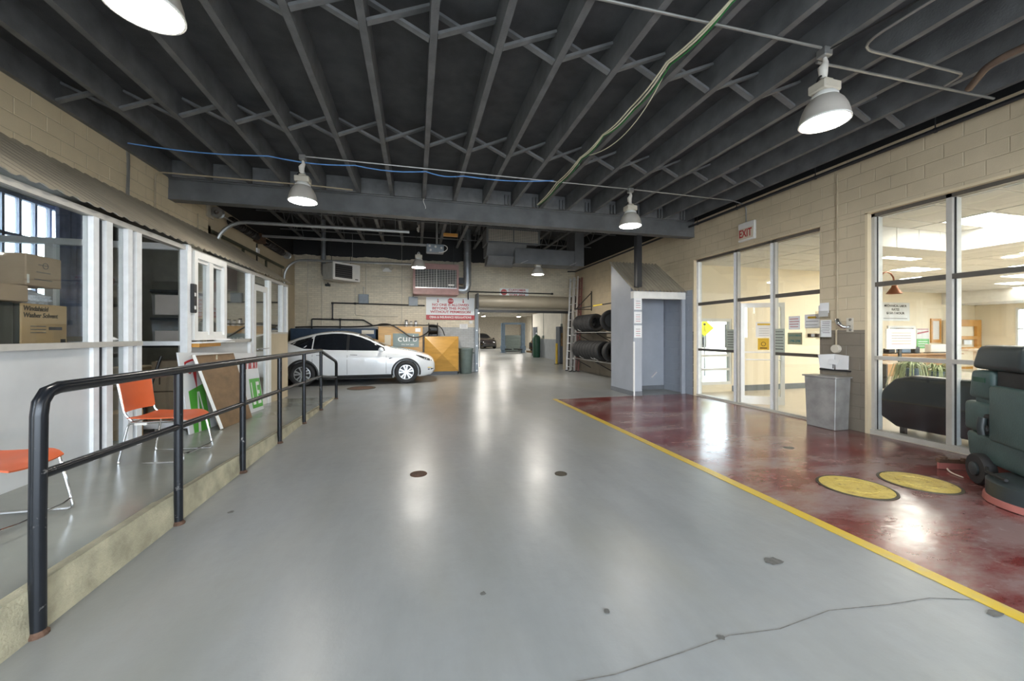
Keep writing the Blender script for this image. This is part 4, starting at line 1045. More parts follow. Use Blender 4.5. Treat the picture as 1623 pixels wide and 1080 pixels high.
def ladder(x, y, label, m, H=4.0, w=.42, lean=.35, n=12, group='ladders by the shutter'):
    t = thing('ladder', label, 'ladder', (x, y, 0), 0, group)
    # rails run up leaning towards the wall (+x); width along y
    for s in (0, 1): MB().bar((0, s*w, 0.02), (lean, s*w*.86+.03, H), .03, .075).build('rail', m, t)
    for k in range(n):
        u = (k+.6)/n; MB().cyl((lean*u, .03*u, H*u), (lean*u, w-(.14*w-.03)*u, H*u), .017, 8).build('rung', m, t)
    for s in (0, 1): MB().box(-.05, .05, s*w-.03, s*w+.03, 0, .04).build('foot', 'car_trim', t)
ladder(6.33, 15.00, 'tall silver ladder nearest the rolled shutter', 'silver', 4.0, .40, .18)
ladder(6.49, 14.93, 'silver extension ladder in the middle of the leaning ladders', 'silver', 4.05, .36, .18)
ladder(6.66, 14.90, 'dusty red ladder leaning against the right wall', 'red_ladder', 4.0, .30, .18)

# ================================================================== CARS
def lerp_tab(tab, x):
    if x <= tab[0][0]: return tab[0][1]
    for (a, p), (b, q) in zip(tab, tab[1:]):
        if x <= b:
            u = (x-a)/(b-a); u2 = u*u*(3-2*u)*.35+u*.65
            return p+(q-p)*u2
    return tab[-1][1]
TOPZ = [(0, .64), (.03, .73), (.10, .80), (.25, .875), (.5, .955), (.8, 1.02), (1.1, 1.065), (1.32, 1.10), (1.5, 1.175), (1.75, 1.29), (2.0, 1.42), (2.25, 1.52), (2.5, 1.585), (2.75, 1.618), (3.0, 1.62), (3.3, 1.59), (3.6, 1.535), (3.9, 1.455), (4.2, 1.35), (4.45, 1.23), (4.6, 1.13), (4.70, 1.03), (4.75, .86)]
BELT = [(0, .60), (.1, .72), (.3, .82), (.6, .905), (1.0, .965), (1.3, .99), (1.6, 1.0), (2.2, 1.01), (3.0, 1.03), (3.6, 1.07), (4.2, 1.10), (4.6, 1.02), (4.75, .80)]
HALF = [(0, .58), (.05, .70), (.15, .79), (.35, .87), (.7, .93), (1.2, .953), (2.0, .96), (3.2, .96), (3.9, .95), (4.3, .92), (4.6, .85), (4.75, .72)]
ROOFW = [(0, .40), (.2, .55), (.8, .68), (1.32, .72), (1.7, .66), (2.2, .60), (2.8, .575), (3.4, .565), (4.0, .56), (4.5, .58), (4.75, .50)]
BOT = [(0, .36), (.12, .25), (.4, .20), (1.4, .18), (3.3, .18), (4.3, .24), (4.6, .33), (4.75, .45)]
def section(x):
    w, zb, zt, be, rw = (lerp_tab(T, x) for T in (HALF, BOT, TOPZ, BELT, ROOFW))
    be = min(be, zt-.03)
    cr = .05 if zt-be > .15 else .02
    return [(0, zb), (w*.90, zb), (w*.965, zb+.05), (w*.99, zb+.18*(be-zb)), (w, zb+.45*(be-zb)), (w*.995, zb+.72*(be-zb)), (w*.975, zb+.90*(be-zb)), (w*.93, be),
            (rw+(w*.93-rw)*.62+.012, be+(zt-cr-be)*.40), (rw+(w*.93-rw)*.26+.018, be+(zt-cr-be)*.75), (rw, zt-cr), (rw*.8, zt-cr*.45), (rw*.45, zt-cr*.1), (0, zt)]
def side_y(x, z):
    s = section(x)
    for (y0, z0), (y1, z1) in zip(s[1:], s[2:]):
        if z0 <= z <= z1+1e-9 and z1 > z0: return y0+(y1-y0)*(z-z0)/(z1-z0)
    return s[4][0]
def top_z(x, y):
    s = section(x)[::-1]; y = abs(y)
    for (y0, z0), (y1, z1) in zip(s, s[1:]):
        if y0 <= y <= y1: return z0+(z1-z0)*(y-y0)/(y1-y0)
    return s[0][1]
def apply_boolean(ob, cutters):
    for c in cutters:
        md = ob.modifiers.new('cut', 'BOOLEAN'); md.operation = 'DIFFERENCE'; md.solver = 'EXACT'; md.object = c
    dg = bpy.context.evaluated_depsgraph_get(); dg.update()
    me = bpy.data.meshes.new_from_object(ob.evaluated_get(dg))
    old = ob.data; ob.modifiers.clear(); ob.data = me; bpy.data.meshes.remove(old)
    for c in cutters: bpy.data.objects.remove(c)
WX = (.875, 3.765); WR = .352
def build_car(label, paint, loc, rotz, scale=1.0, badge=True):
    """local: x = 0 at the nose and runs back; -y side and +y side mirrored"""
    t = thing('car', label, 'car', loc, rotz); t.scale = (scale, scale, scale)
    xs = [0, .015, .04, .08, .14, .22, .32, .45, .6, .75, .9, 1.05, 1.2, 1.32, 1.42, 1.55, 1.7, 1.85, 2.0, 2.15, 2.3, 2.45, 2.6, 2.8, 3.0, 3.2, 3.4, 3.6, 3.8, 3.95, 4.1, 4.25, 4.4, 4.5, 4.58, 4.65, 4.70, 4.735, 4.75]
    rings = []
    for x in xs:
        s = section(x)
        rings.append([(x, -y, z) for y, z in s]+[(x, y, z) for y, z in s[-2:0:-1]])
    n = len(rings[0]); vs = [p for r in rings for p in r]; fs = []
    for i in range(len(rings)-1):
        for k in range(n): fs.append((i*n+k, i*n+(k+1) % n, (i+1)*n+(k+1) % n, (i+1)*n+k))
    fs += [tuple(range(n)), tuple(range((len(rings)-1)*n, len(rings)*n))[::-1]]
    body = MB().add(vs, fs).build('body', paint, t, smooth=True)
    cutters = []
    for wx in WX:
        for sgn in (-1, 1):
            cutters.append(MB().cyl((wx, sgn*.60, WR-.01), (wx, sgn*1.2, WR-.01), .395, 40).build('cut', 'car_trim'))
    sc_ = t.scale.copy(); ro = t.rotation_euler.copy(); lo = t.location.copy()
    body.parent = None
    apply_boolean(body, cutters)
    body.parent = t
    for p in body.data.polygons: p.use_smooth = True
    body.data.set_sharp_from_angle(angle=R(38))
    def patch(name, m, cols, off=.004, both=True):
        """cols: list of (x, zlow, zhigh, nrow)"""
        for sgn in ((-1, 1) if both else (-1,)):
            rows = []
            for (x, a, b) in cols:
                rows.append([(x, sgn*(side_y(x, a+(b-a)*j/5)+off), a+(b-a)*j/5) for j in range(6)])
            MB().grid(rows).build(name, m, t, smooth=True)
    def be(x): return min(lerp_tab(BELT, x), lerp_tab(TOPZ, x)-.03)+.015
    def ro_(x): return lerp_tab(TOPZ, x)-.085
    def cols(a, b, n, lo=be, hi=ro_):
        return [(a+(b-a)*i/n, lo(a+(b-a)*i/n), max(lo(a+(b-a)*i/n)+.004, hi(a+(b-a)*i/n))) for i in range(n+1)]
    patch('side_window', 'car_glass', cols(1.50, 2.52, 14)); patch('side_window', 'car_glass', cols(2.60, 3.50, 12))
    patch('quarter_window', 'car_glass', cols(3.53, 4.22, 10, lo=lambda x: be(x)+max(0, x-3.75)*.30, hi=lambda x: ro_(x)-.02-max(0, x-3.9)*.12))
    patch('door_pillar', 'car_trim', cols(2.52, 2.60, 2))
    def deck(name, m, a, b, n, kw, off=.004):
        rows = []
        for i in range(n+1):
            x = a+(b-a)*i/n; rw = lerp_tab(ROOFW, x)*kw(i/n)
            rows.append([(x, rw*(j-5)/5, top_z(x, rw*(j-5)/5)+off) for j in range(11)])
        MB().grid(rows).build(name, m, t, smooth=True)
    deck('windshield', 'car_glass', 1.36, 2.28, 12, lambda u: .95); deck('roof_glass', 'car_glass', 2.32, 3.35, 10, lambda u: .86); deck('rear_glass', 'car_glass', 3.42, 4.45, 10, lambda u: .84)
    # trim: sills, arches, lamps, handles, mirrors
    patch('sill_trim', 'car_trim', [(x, .185, .30) for x in (1.28, 1.7, 2.3, 2.9, 3.36)], .006)
    for wx in WX:
        for sgn in (-1, 1):
            rows = []
            for k in range(25):
                a = R(-12+204*k/24); q = []
                for rr, off in ((.392, -.05), (.395, .012), (.425, .014), (.440, .004)):
                    x, z = wx+rr*math.cos(a), WR-.01+rr*math.sin(a); z = max(z, .20)
                    q.append((x, sgn*(side_y(x, min(z, lerp_tab(BELT, x)))+off), z))
                rows.append(q)
            MB().grid(rows).build('arch_trim', 'car_trim', t, smooth=True)
    patch('headlight', 'car_trim', [(.10, .675, .70), (.18, .685, .75), (.30, .725, .80), (.45, .795, .85), (.58, .86, .88)], .006)
    patch('headlight_lens', 'rim', [(.24, .72, .75), (.34, .75, .775)], .008)
    patch('bumper_intake', 'car_trim', [(.04, .42, .44), (.12, .40, .44), (.22, .40, .43)], .005)
    patch('marker_light', 'amber', [(.10, .455, .475), (.16, .46, .485), (.23, .465, .485)], .006)
    MB().grid([[(.0-.006, y, z) for y in (-.5, -.25, 0, .25, .5)] for z in (.42, .50)]).build('front_grille', 'car_trim', t)
    patch('tail_light', 'red_ink', [(4.52, .93, .98), (4.62, .92, .98), (4.70, .90, .95)], .006)
    for x in (1.46, 2.56, 3.50): patch('door_gap', 'car_trim', [(x-.004, .32, be(x)-.02), (x+.004, .32, be(x)-.02)], .002)
    for x in (2.28, 3.20): patch('door_handle', 'car_trim', [(x, .885, .90), (x+.10, .888, .905), (x+.20, .893, .905)], .006)
    patch('fender_badge', 'car_trim', [(1.28, .79, .80), (1.34, .77, .80), (1.38, .765, .79)], .006)
    for sgn in (-1, 1):
        o = MB().tube([(1.64, sgn*.92, 1.00), (1.62, sgn*1.0, 1.02)], .025, 8).build('mirror', 'car_trim', t)
        MB().lathe([(.001, -.12), (.05, -.10), (.075, -.04), (.08, .02), (.07, .09), (.001, .10)], (1.60, sgn*1.04, 1.045), 'y', 16).build('mirror_shell', paint, o, smooth=True)
    # wheels
    for wx in WX:
        for sgn in (-1, 1):
            y = sgn*.845
            wh = MB().lathe(tyre_mesh(WR, .235), (wx, y, WR), 'y', 44, True).build('wheel', 'tyre', t, smooth=True)
            f = y+sgn*.085
            MB().lathe([(.222, f-y-sgn*.01), (.215, f-y+sgn*.004), (.205, f-y-sgn*.01), (.001, f-y-sgn*.02)], (wx, y, WR), 'y', 40).build('rim_dish', 'car_trim', wh, smooth=True)
            MB().lathe([(.224, f-y-sgn*.012), (.224, f-y+sgn*.012), (.208, f-y+sgn*.014), (.208, f-y-sgn*.012)], (wx, y, WR), 'y', 40, True).build('rim_lip', 'rim', wh, smooth=True)
            for k in range(5):
                a0 = k*2*math.pi/5+.2
                for (w0, w1, da) in ((.035, .085, 0),):
                    p = []
                    for (rr, hw) in ((.045, .030), (.12, .050), (.205, .080)):
                        for s2 in (-1, 1):
                            p.append((wx+rr*math.cos(a0)-s2*hw*math.sin(a0), f+sgn*(.012-.03*(rr < .06)*0), WR+rr*math.sin(a0)+s2*hw*math.cos(a0)))
                    MB().add(p, [(0,1,3,2), (2,3,5,4)]).build('spoke', 'rim', wh, solid=.012)
                    q = []
                    for (rr, hw) in ((.09, .006), (.20, .020)):
                        for s2 in (-1, 1): q.append((wx+rr*math.cos(a0)-s2*hw*math.sin(a0), f+sgn*.0145, WR+rr*math.sin(a0)+s2*hw*math.cos(a0)))
                    MB().add(q, [(0,1,3,2)]).build('spoke_slot', 'car_trim', wh)
            MB().lathe([(.001, f-y+sgn*.016), (.05, f-y+sgn*.014), (.055, f-y)], (wx, y, WR), 'y', 18).build('hub_cap', 'rim', wh, smooth=True)
    return t
car = build_car('white hatchback car parked facing the yellow cabinets', 'car_white', (.62, 13.70, 0), R(180), 1.05)
suv = build_car('dark parked car deep in the shop beyond the shutter', 'car_black', (7.7, 40.2, 0), R(100), 1.06)

# ================================================================== BACK WALL: HEATERS, DUCTS, PIPES, SIGNS
t = thing('unit_heater', 'dusty rose unit heater with a wide louvred grille', 'heater', (.78, 15.6, 3.2))
HX0, HX1, HZ0, HZ1, HY = -.10, 1.66, 3.16, 4.36, 15.25
MB().box(HX0, HX1, HY+.03, YB-.02, HZ0, HZ1).build('casing', 'heater_red', t, bevel=.015)
for (a, b, c, e) in ((HX0, HX1, 4.14, HZ1), (HX0, HX1, HZ0, 3.40), (HX0, HX0+.08, 3.40, 4.14), (HX1-.08, HX1, 3.40, 4.14)): MB().box(a, b, HY-.02, HY+.05, c, e).build('front_rim', 'heater_red', t)
MB().box(HX0+.08, HX1-.08, HY+.0, HY+.032, 3.40, 4.14).build('grille_back', 'car_trim', t)
for k in range(11): MB().box(HX0+.08, HX1-.08, HY-.015, HY, 3.44+.065*k, 3.452+.065*k).build('louvre', 'heater_white', t)
for k in range(15): MB().box(HX0+.16+.105*k, HX0+.172+.105*k, HY-.02, HY-.012, 3.40, 4.14).build('grille_bar', 'heater_white', t)
MB().box(.78, .81, HY-.03, HY-.015, 3.40, 4.14).build('center_bar', 'heater_white', t)
MB().box(HX0+.08, HX1-.08, HY-.025, HY, 3.40, 3.425).build('bottom_strip', 'silver', t)
MB().box(1.25, 1.48, HY-.026, HY-.022, 3.50, 3.57).build('name_plate', 'exit_box', t)
for x in (.1, 1.5): MB().bar((x, 15.6, 4.36), (x, 15.6, 5.2), .015, .015).build('hanger_rod', 'black_steel', t)
t = thing('flue_pipe', 'shiny vertical flue pipe rising beside the rose heater', 'flue', (2.0, 15.4, 3.5))
MB().cyl((2.02, 15.35, 3.55), (2.02, 15.35, 5.80), .155, 22).build('pipe_section', 'galv', t, smooth=True)
for z in (3.95, 4.85, 5.36): MB().lathe([(.160, -.02), (.164, 0), (.160, .02)], (2.02, 15.35, z), n=22).build('seam_ring', 'galv', t)
MB().tube([(2.02, 15.35, 3.58), (2.0, 15.35, 3.42), (1.90, 15.38, 3.36), (1.68, 15.4, 3.38)], .14, 16).build('elbow', 'galv', t, smooth=True)
MB().box(1.68, 1.86, 15.3, 15.6, 3.62, 3.86).build('gas_valve', 'car_trim', t)
t = thing('unit_heater', 'grey white unit heater hung at an angle near the left corner', 'heater', (-2.42, 14.8, 3.52), R(42))
MB().box(-.55, .50, -.02, .62, .02, .60).build('casing', 'heater_white', t, bevel=.02)
MB().box(-.55, .50, -.06, -.02, 0, .62).build('front_rim', 'exit_box', t)
MB().box(-.48, .18, -.065, -.055, .08, .55).build('grille_back', 'car_trim', t)
for k in range(6): MB().bar((-.48, -.075, .12+.075*k), (.18, -.075, .12+.075*k), .03, .012).build('louvre', 'ink_grey', t)
MB().box(.30, .42, -.064, -.06, .06, .09).build('name_plate', 'ink', t)
for x in (-.4, .35): MB().bar((x, .3, .6), (x, .3, 1.68), .015, .015).build('hanger_rod', 'black_steel', t)
single('flue_pipe', 'galv', [(-3.30, 15.3, 5.8), (-3.30, 15.3, 3.72), (-2.82, 15.1, 3.68)], .085, 'bent galvanised flue feeding the grey white heater', 'flue', .22, 14)
# grey hvac duct with return grille
t = thing('air_duct', 'dusty grey air duct with a wide grille hung under the rear roof', 'duct', (4, 12.6, 4.0))
MB().box(2.30, 4.12, 12.48, 13.4, 4.66, 5.16).build('plenum', 'duct_grey', t)
MB().prism([(12.55, 4.66), (13.4, 4.66), (13.4, 4.28), (12.85, 4.28)], 'x', 2.34, 3.7).build('taper_section', 'duct_grey', t)
MB().prism([(12.75, 4.28), (13.5, 4.28), (13.5, 4.02), (13.05, 4.02)], 'x', 2.40, 3.4).build('taper_section', 'duct_grey', t)
MB().box(3.3, 5.495, 12.62, 13.35, 4.03, 4.56).build('duct_run', 'duct_grey', t); MB().box(5.50, 5.85, 12.60, 13.37, 4.02, 5.78).build('riser', 'duct_grey', t)
for (a, b, c, e) in ((2.28, 4.14, 5.12, 5.18), (2.28, 4.14, 4.64, 4.70), (2.28, 2.34, 4.70, 5.12), (4.08, 4.14, 4.70, 5.12), (3.19, 3.23, 4.70, 5.12)): MB().box(a, b, 12.44, 12.49, c, e).build('grille_frame', 'duct_grey', t)
for k in range(8): MB().box(2.34, 4.08, 12.455, 12.475, 4.72+.05*k, 4.74+.05*k).build('louvre', 'ballast', t)
for k in range(22): MB().box(2.40+.077*k, 2.408+.077*k, 12.45, 12.457, 4.70, 5.12).build('grille_bar', 'ballast', t)
for x in (2.5, 4.0, 5.6): MB().bar((x, 13.0, 5.1), (x, 13.0, 5.80), .02, .02).build('hanger_rod', 'black_steel', t)
for x in (3.5, 5.3): MB().bar((x, 12.60, 4.03), (x+.25, 12.60, 4.14), .02, .02).build('seam_strip', 'grey_conduit', t)
t = thing('wood_strip', 'small orange wooden strip hung under the rear joists', 'wood strip', (1.0, 11.5, 4.55))
MB().box(.80, 1.22, 11.45, 11.55, 4.52, 4.60).build('strip', 'orange_wood', t); MB().bar((1.0, 11.5, 4.60), (1.0, 11.5, 5.18), .012, .012).build('wire', 'grey_conduit', t)
# electrical boxes and pipes
for (x0, x1, z0, z1, lab) in ((-2.17, -1.80, 2.80, 3.16, 'grey electrical box below the grey white heater'), (-.28, .08, 2.74, 3.10, 'grey electrical box below the rose heater')):
    t = thing('electrical_box', lab, 'electrical box', ((x0+x1)/2, YB-.1, z0), group='electrical boxes on the back wall')
    MB().box(x0, x1, YB-.14, YB-.001, z0, z1).build('case', 'box_grey', t, bevel=.01); MB().box(x0+.02, x1-.02, YB-.15, YB-.14, z0+.02, z1-.02).build('cover', 'box_grey', t); MB().cyl(((x0+x1)/2, YB-.07, z1), ((x0+x1)/2, YB-.07, z1+(.3 if x0 < -1 else .05)), .014, 8).build('conduit_stub', 'grey_conduit', t)
t = thing('air_line', 'dark steel air line pipework along the back wall', 'pipe', (-2, YB-.05, 2.2))
py_ = YB-.08
pipe('pipe_run', 'black_steel', t, [(-3.84, py_, 1.6), (-3.84, py_, 2.17), (-2.0, py_, 2.15), (-1.62, py_, 1.92)], .028, 8, .05)
pipe('pipe_run', 'black_steel', t, [(-3.11, py_, 2.17), (-3.11, py_, 2.80), (.36, py_, 2.76)], .026, 8, .05)
pipe('pipe_run', 'black_steel', t, [(-2.84, py_, 2.16), (-2.84, py_, 1.6)], .024)
pipe('pipe_run', 'black_steel', t, [(2.13, py_, 3.04), (2.13, py_, 3.38), (5.85, py_, 3.38)], .024, 8, .05)
for (x, z) in ((-3.11, 2.17), (-2.84, 2.16), (-3.11, 2.79), (-2.3, 2.79), (5.86, 3.38)): MB().lathe([(.042, -.04), (.042, .04)], (x, py_, z), 'x', 10).build('pipe_fitting', 'black_steel', t)
for k, (pts, lab) in enumerate((([(-4.0, YB-.016, 4.55), (-4.0, YB-.02, 2.9), (-3.98, YB-.02, 2.6), (-4.05, YB-.02, 1.95)], 'thin conduit in the left corner of the back wall'), ([(-3.5, YB-.02, 3.6), (-3.5, YB-.02, 1.9)], 'thin conduit left of the grey white heater'), ([(-.55, YB-.02, 4.6), (-.55, YB-.02, 2.2), (-.60, YB-.02, 1.95)], 'thin conduit between the two electrical boxes'), ([(-2.3, YB-.02, 3.4), (-2.3, YB-.02, 2.35), (-1.9, YB-.02, 2.3), (-.7, YB-.02, 2.3)], 'thin conduit bending under the left electrical box'), ([(-1.7, YB-.02, 3.9), (-.2, YB-.02, 3.9)], 'thin conduit crossing between the two heaters'), ([(-1.9, YB-.02, 3.10), (-1.9, YB-.02, 4.5)], 'thin conduit rising above the left electrical box'))):
    single('conduit', 'ballast', pts, .014, lab, 'conduit', .06, 6)
t = thing('emergency_light', 'twin-headed emergency light between the heaters', 'emergency light', (-1.1, YB-.1, 4.1))
MB().box(-1.28, -.94, YB-.12, YB-.002, 4.08, 4.24).build('case', 'white_paint', t, bevel=.01)
for x in (-1.27, -.95): MB().lathe([(.075, -.07), (.08, -.03), (.04, .03), (.001, .04)], (x, YB-.16, 4.22), 'y', 16).build('lamp_head', 'ballast', t, smooth=True)
t = thing('wall_camera', 'small dark security camera on the back wall', 'camera', (-3.3, YB-.1, 3.5))
MB().box(-3.36, -3.20, YB-.18, YB-.02, 3.43, 3.52).build('case', 'car_trim', t, bevel=.01); MB().box(-3.30, -3.26, YB-.06, YB, 3.50, 3.58).build('bracket', 'car_trim', t)
# warning sign
t = thing('warning_sign', 'white no-one-allowed warning sign with red lettering beside the shutter', 'sign', (1.4, YB-.03, 2.2))
SX0, SX1, SZ0, SZ1, SY = .41, 2.40, 2.19, 3.11, YB-.05
MB().box(SX0, SX1, SY, SY+.02, SZ0, SZ1).build('board', 'sign_white', t)
cx = (SX0+SX1)/2
MB().prism([(cx+.125*math.cos(R(22.5+45*k)), 2.965+.125*math.sin(R(22.5+45*k))) for k in range(8)], 'y', SY-.006, SY-.001).build('stop_octagon', 'red_ink', t)
text('STOP', .085, 'white_ink', t, (cx, SY-.008, 2.965), '-y', width=.20)
for s in (-1, 1):
    x = cx+s*.52; MB().box(x-.015, x+.015, SY-.004, SY-.001, 2.95, 3.05).add([(x-.04, SY-.004, 2.95), (x+.04, SY-.004, 2.95), (x, SY-.004, 2.88)], [(0,1,2)]).build('arrow', 'red_ink', t)
for s, z, w in (('NO ONE IS ALLOWED', 2.80, 1.50), ('BEYOND THIS POINT', 2.655, 1.50), ('WITHOUT PERMISSION', 2.51, 1.66)): text(s, .14, 'red_ink', t, (cx, SY-.003, z), '-y', width=w, bold=.004)
MB().box(SX0, SX1, SY-.003, SY, SZ0, 2.385).build('red_band', 'red_ink', t)
text('OSHA & INSURANCE REGULATIONS', .13, 'white_ink', t, (cx, SY-.005, 2.29), '-y', width=1.72, bold=.003)
t = thing('warning_sign', 'small stop sign panel above the rolled shutter', 'sign', (4.1, YB-.03, 3.2))
MB().box(3.50, 4.78, YB-.03, YB-.012, 3.22, 3.57).build('board', 'sign_white', t)
MB().prism([(3.68+.14*math.cos(R(22.5+45*k)), 3.40+.14*math.sin(R(22.5+45*k))) for k in range(8)], 'y', YB-.036, YB-.031).build('stop_octagon', 'red_ink', t)
text('STOP', .085, 'white_ink', t, (3.68, YB-.038, 3.40), '-y', width=.21)
for s, z, w in (('CUSTOMER', 3.50, .78), ('NOT ALLOWED IN', 3.395, .80), ('WORK AREA', 3.29, .74)): text(s, .105, 'red_ink', t, (4.27, YB-.034, z), '-y', width=w, bold=.003)
t = MB().box(1.78, 2.12, YB-.012, YB-.004, 1.82, 2.02).build('notice', 'paper'); tag(t, 'small white notice under the large warning sign', 'notice'); lines(t, YB-.012, 1.8, 2.1, 1.85, 2.0, 3, face='-y')
t = thing('wall_switch', 'small white switch plate beside the shutter guide', 'switch', (2.25, YB-.02, 2.1))
MB().box(2.18, 2.32, YB-.03, YB-.002, 2.03, 2.17).build('plate', 'exit_box', t, bevel=.006); MB().box(2.23, 2.27, YB-.045, YB-.03, 2.07, 2.13).build('toggle', 'paper', t)

# yellow cabinets, hoses, can
t = thing('plywood_cabinet', 'yellow stained plywood cabinet with a grey green sign behind the car', 'cabinet', (-.5, 15.5, 0))
CY = 15.15
MB().box(-1.38, .26, CY, 15.9, .08, 1.88).build('carcass', 'wood_yellow', t, bevel=.01)
MB().box(-1.34, .22, CY-.02, CY, .14, 1.84).build('door', 'wood_yellow', t)
MB().box(-1.34, .24, CY+.04, 15.88, 0, .08).build('plinth', 'black_steel', t)
MB().box(-.02, .18, CY-.024, CY-.02, 1.68, 1.82).build('label_sheet', 'paper', t)
o = thing('app_sign', 'grey green sign with white lowercase lettering on the plywood cabinet', 'sign', (-.35, CY-.04, 1.1))
MB().box(-.84, .12, CY-.045, CY-.025, 1.10, 1.62).build('board', 'sign_grey', o)
text('curb', .36, 'white_ink', o, (-.30, CY-.048, 1.42), '-y', width=.72)
text('the taxi app', .085, 'white_ink', o, (-.30, CY-.048, 1.20), '-y', width=.46)
MB().box(-1.14, -.92, CY-.03, CY-.022, 1.12, 1.56).build('poster', 'exit_face', t)
t = thing('plywood_crate', 'yellow plywood crate with a folded diagonal cross face', 'crate', (.97, 15.4, 0))
PX0, PX1, PZ0, PZ1, PY = .33, 1.63, .14, 1.50, 14.98
MB().box(PX0, PX1, PY+.05, 15.85, PZ0, PZ1).build('box', 'wood_yellow', t)
mx_, mz_ = (PX0+PX1)/2, (PZ0+PZ1)/2
cs_ = [(PX0, PY+.05, PZ0), (PX1, PY+.05, PZ0), (PX1, PY+.05, PZ1), (PX0, PY+.05, PZ1)]
for i in range(4): MB().add([cs_[i], cs_[(i+1) % 4], (mx_, PY-.22, mz_)], [(0,1,2)]).build('face_panel', 'wood_yellow', t)
MB().box(PX0+.04, PX1-.04, PY+.09, 15.8, 0, PZ0).build('skid', 'black_steel', t)
t = thing('trash_can', 'grey green plastic trash can next to the plywood crate', 'trash can', (1.98, 15.45, 0))
MB().lathe([(.22, 0), (.235, .02), (.275, .92), (.29, .93), (.29, 1.02), (.27, 1.02), (.265, .93), (.22, .1), (.001, .08)], (1.98, 15.45, 0), n=32).build('body', 'bin_green', t, smooth=True)
MB().lathe([(.292, .97), (.305, .985), (.292, 1.03), (.268, 1.03)], (1.98, 15.45, 0), n=32).build('rim', 'bin_green', t, smooth=True)
for s in (-1, 1): MB().box(1.98+s*.28, 1.98+s*.33, 15.38, 15.52, .80, .86).build('handle', 'bin_green', t)
t = thing('blue_cabinet', 'long dark blue cabinet behind the white car', 'cabinet', (-2.9, 15.5, 0))
MB().box(-4.35, -1.46, 15.1, 15.9, 0, 1.80).build('body', 'navy', t, bevel=.02)
for k in range(4): MB().box(-4.30+.71*k, -3.64+.71*k, 15.08, 15.1, .1, 1.74).build('door', 'navy', t)
MB().box(-1.95, -1.52, 15.07, 15.08, 1.60, 1.74).build('label_sheet', 'ballast', t)
t = thing('hose_reel', 'black hose reel on the plywood crate', 'hose reel', (.66, 15.5, 1.5))
for x in (.50, .84): MB().lathe([(.001, -.012), (.26, -.012), (.27, 0), (.26, .012), (.001, .012)], (x, 15.5, 1.78), 'x', 24).build('flange', 'car_trim', t, smooth=True)
MB().cyl((.52, 15.5, 1.78), (.82, 15.5, 1.78), .19, 20).build('hose_coil', 'wire_black', t, smooth=True)
MB().box(.52, .82, 15.35, 15.65, 1.50, 1.56).box(.60, .64, 15.45, 15.55, 1.56, 1.80).build('stand', 'car_trim', t)
hp = bez((-4.2, 15.2, 1.84), (-3.2, 15.1, 1.90), (-2.2, 15.1, 1.80), (-1.4, 15.1, 1.93))+bez((-1.4, 15.1, 1.93), (-.9, 15.05, 2.10), (-.6, 15.02, 1.75), (-.25, 15.0, 1.52))+bez((-.25, 15.0, 1.52), (0, 15.0, 1.38), (.4, 15.0, 1.52), (.55, 15.3, 1.80))
tag(MB().tube(hp, .028, 8).build('hose', 'wire_black', None, smooth=True), 'thick black hose draped over the cabinets to the reel', 'hose')
tag(MB().tube(bez((-1.5, 15.3, 1.92), (-.8, 15.2, 1.95), (-.2, 15.1, 1.95), (.3, 15.3, 1.94))+bez((.35, 15.3, 1.94), (.9, 15.2, 2.0), (1.0, 15.1, 1.9), (1.1, 15.2, 1.54)), .02, 8).build('hose', 'wire_black', None, smooth=True), 'thinner black hose lying on top of the plywood cabinet', 'hose')
for k, (x, r, h, m, lab) in enumerate(((-.36, .075, .27, 'silver', 'larger silver jar on the plywood cabinet'), (-.18, .06, .22, 'exit_box', 'white jar between two jars on the plywood cabinet'), (.0, .07, .24, 'silver', 'silver jar nearest the hose reel'))):
    t = thing('jar', lab, 'jar', (x, 15.55, 1.88), 0, 'jars on the plywood cabinet')
    MB().lathe([(r, 0), (r, h*.75), (r*.7, h*.85)], n=16).build('body', m, t, smooth=True); MB().lathe([(r*.75, h*.85), (r*.75, h), (.001, h)], n=16).build('lid', 'ink_grey', t)

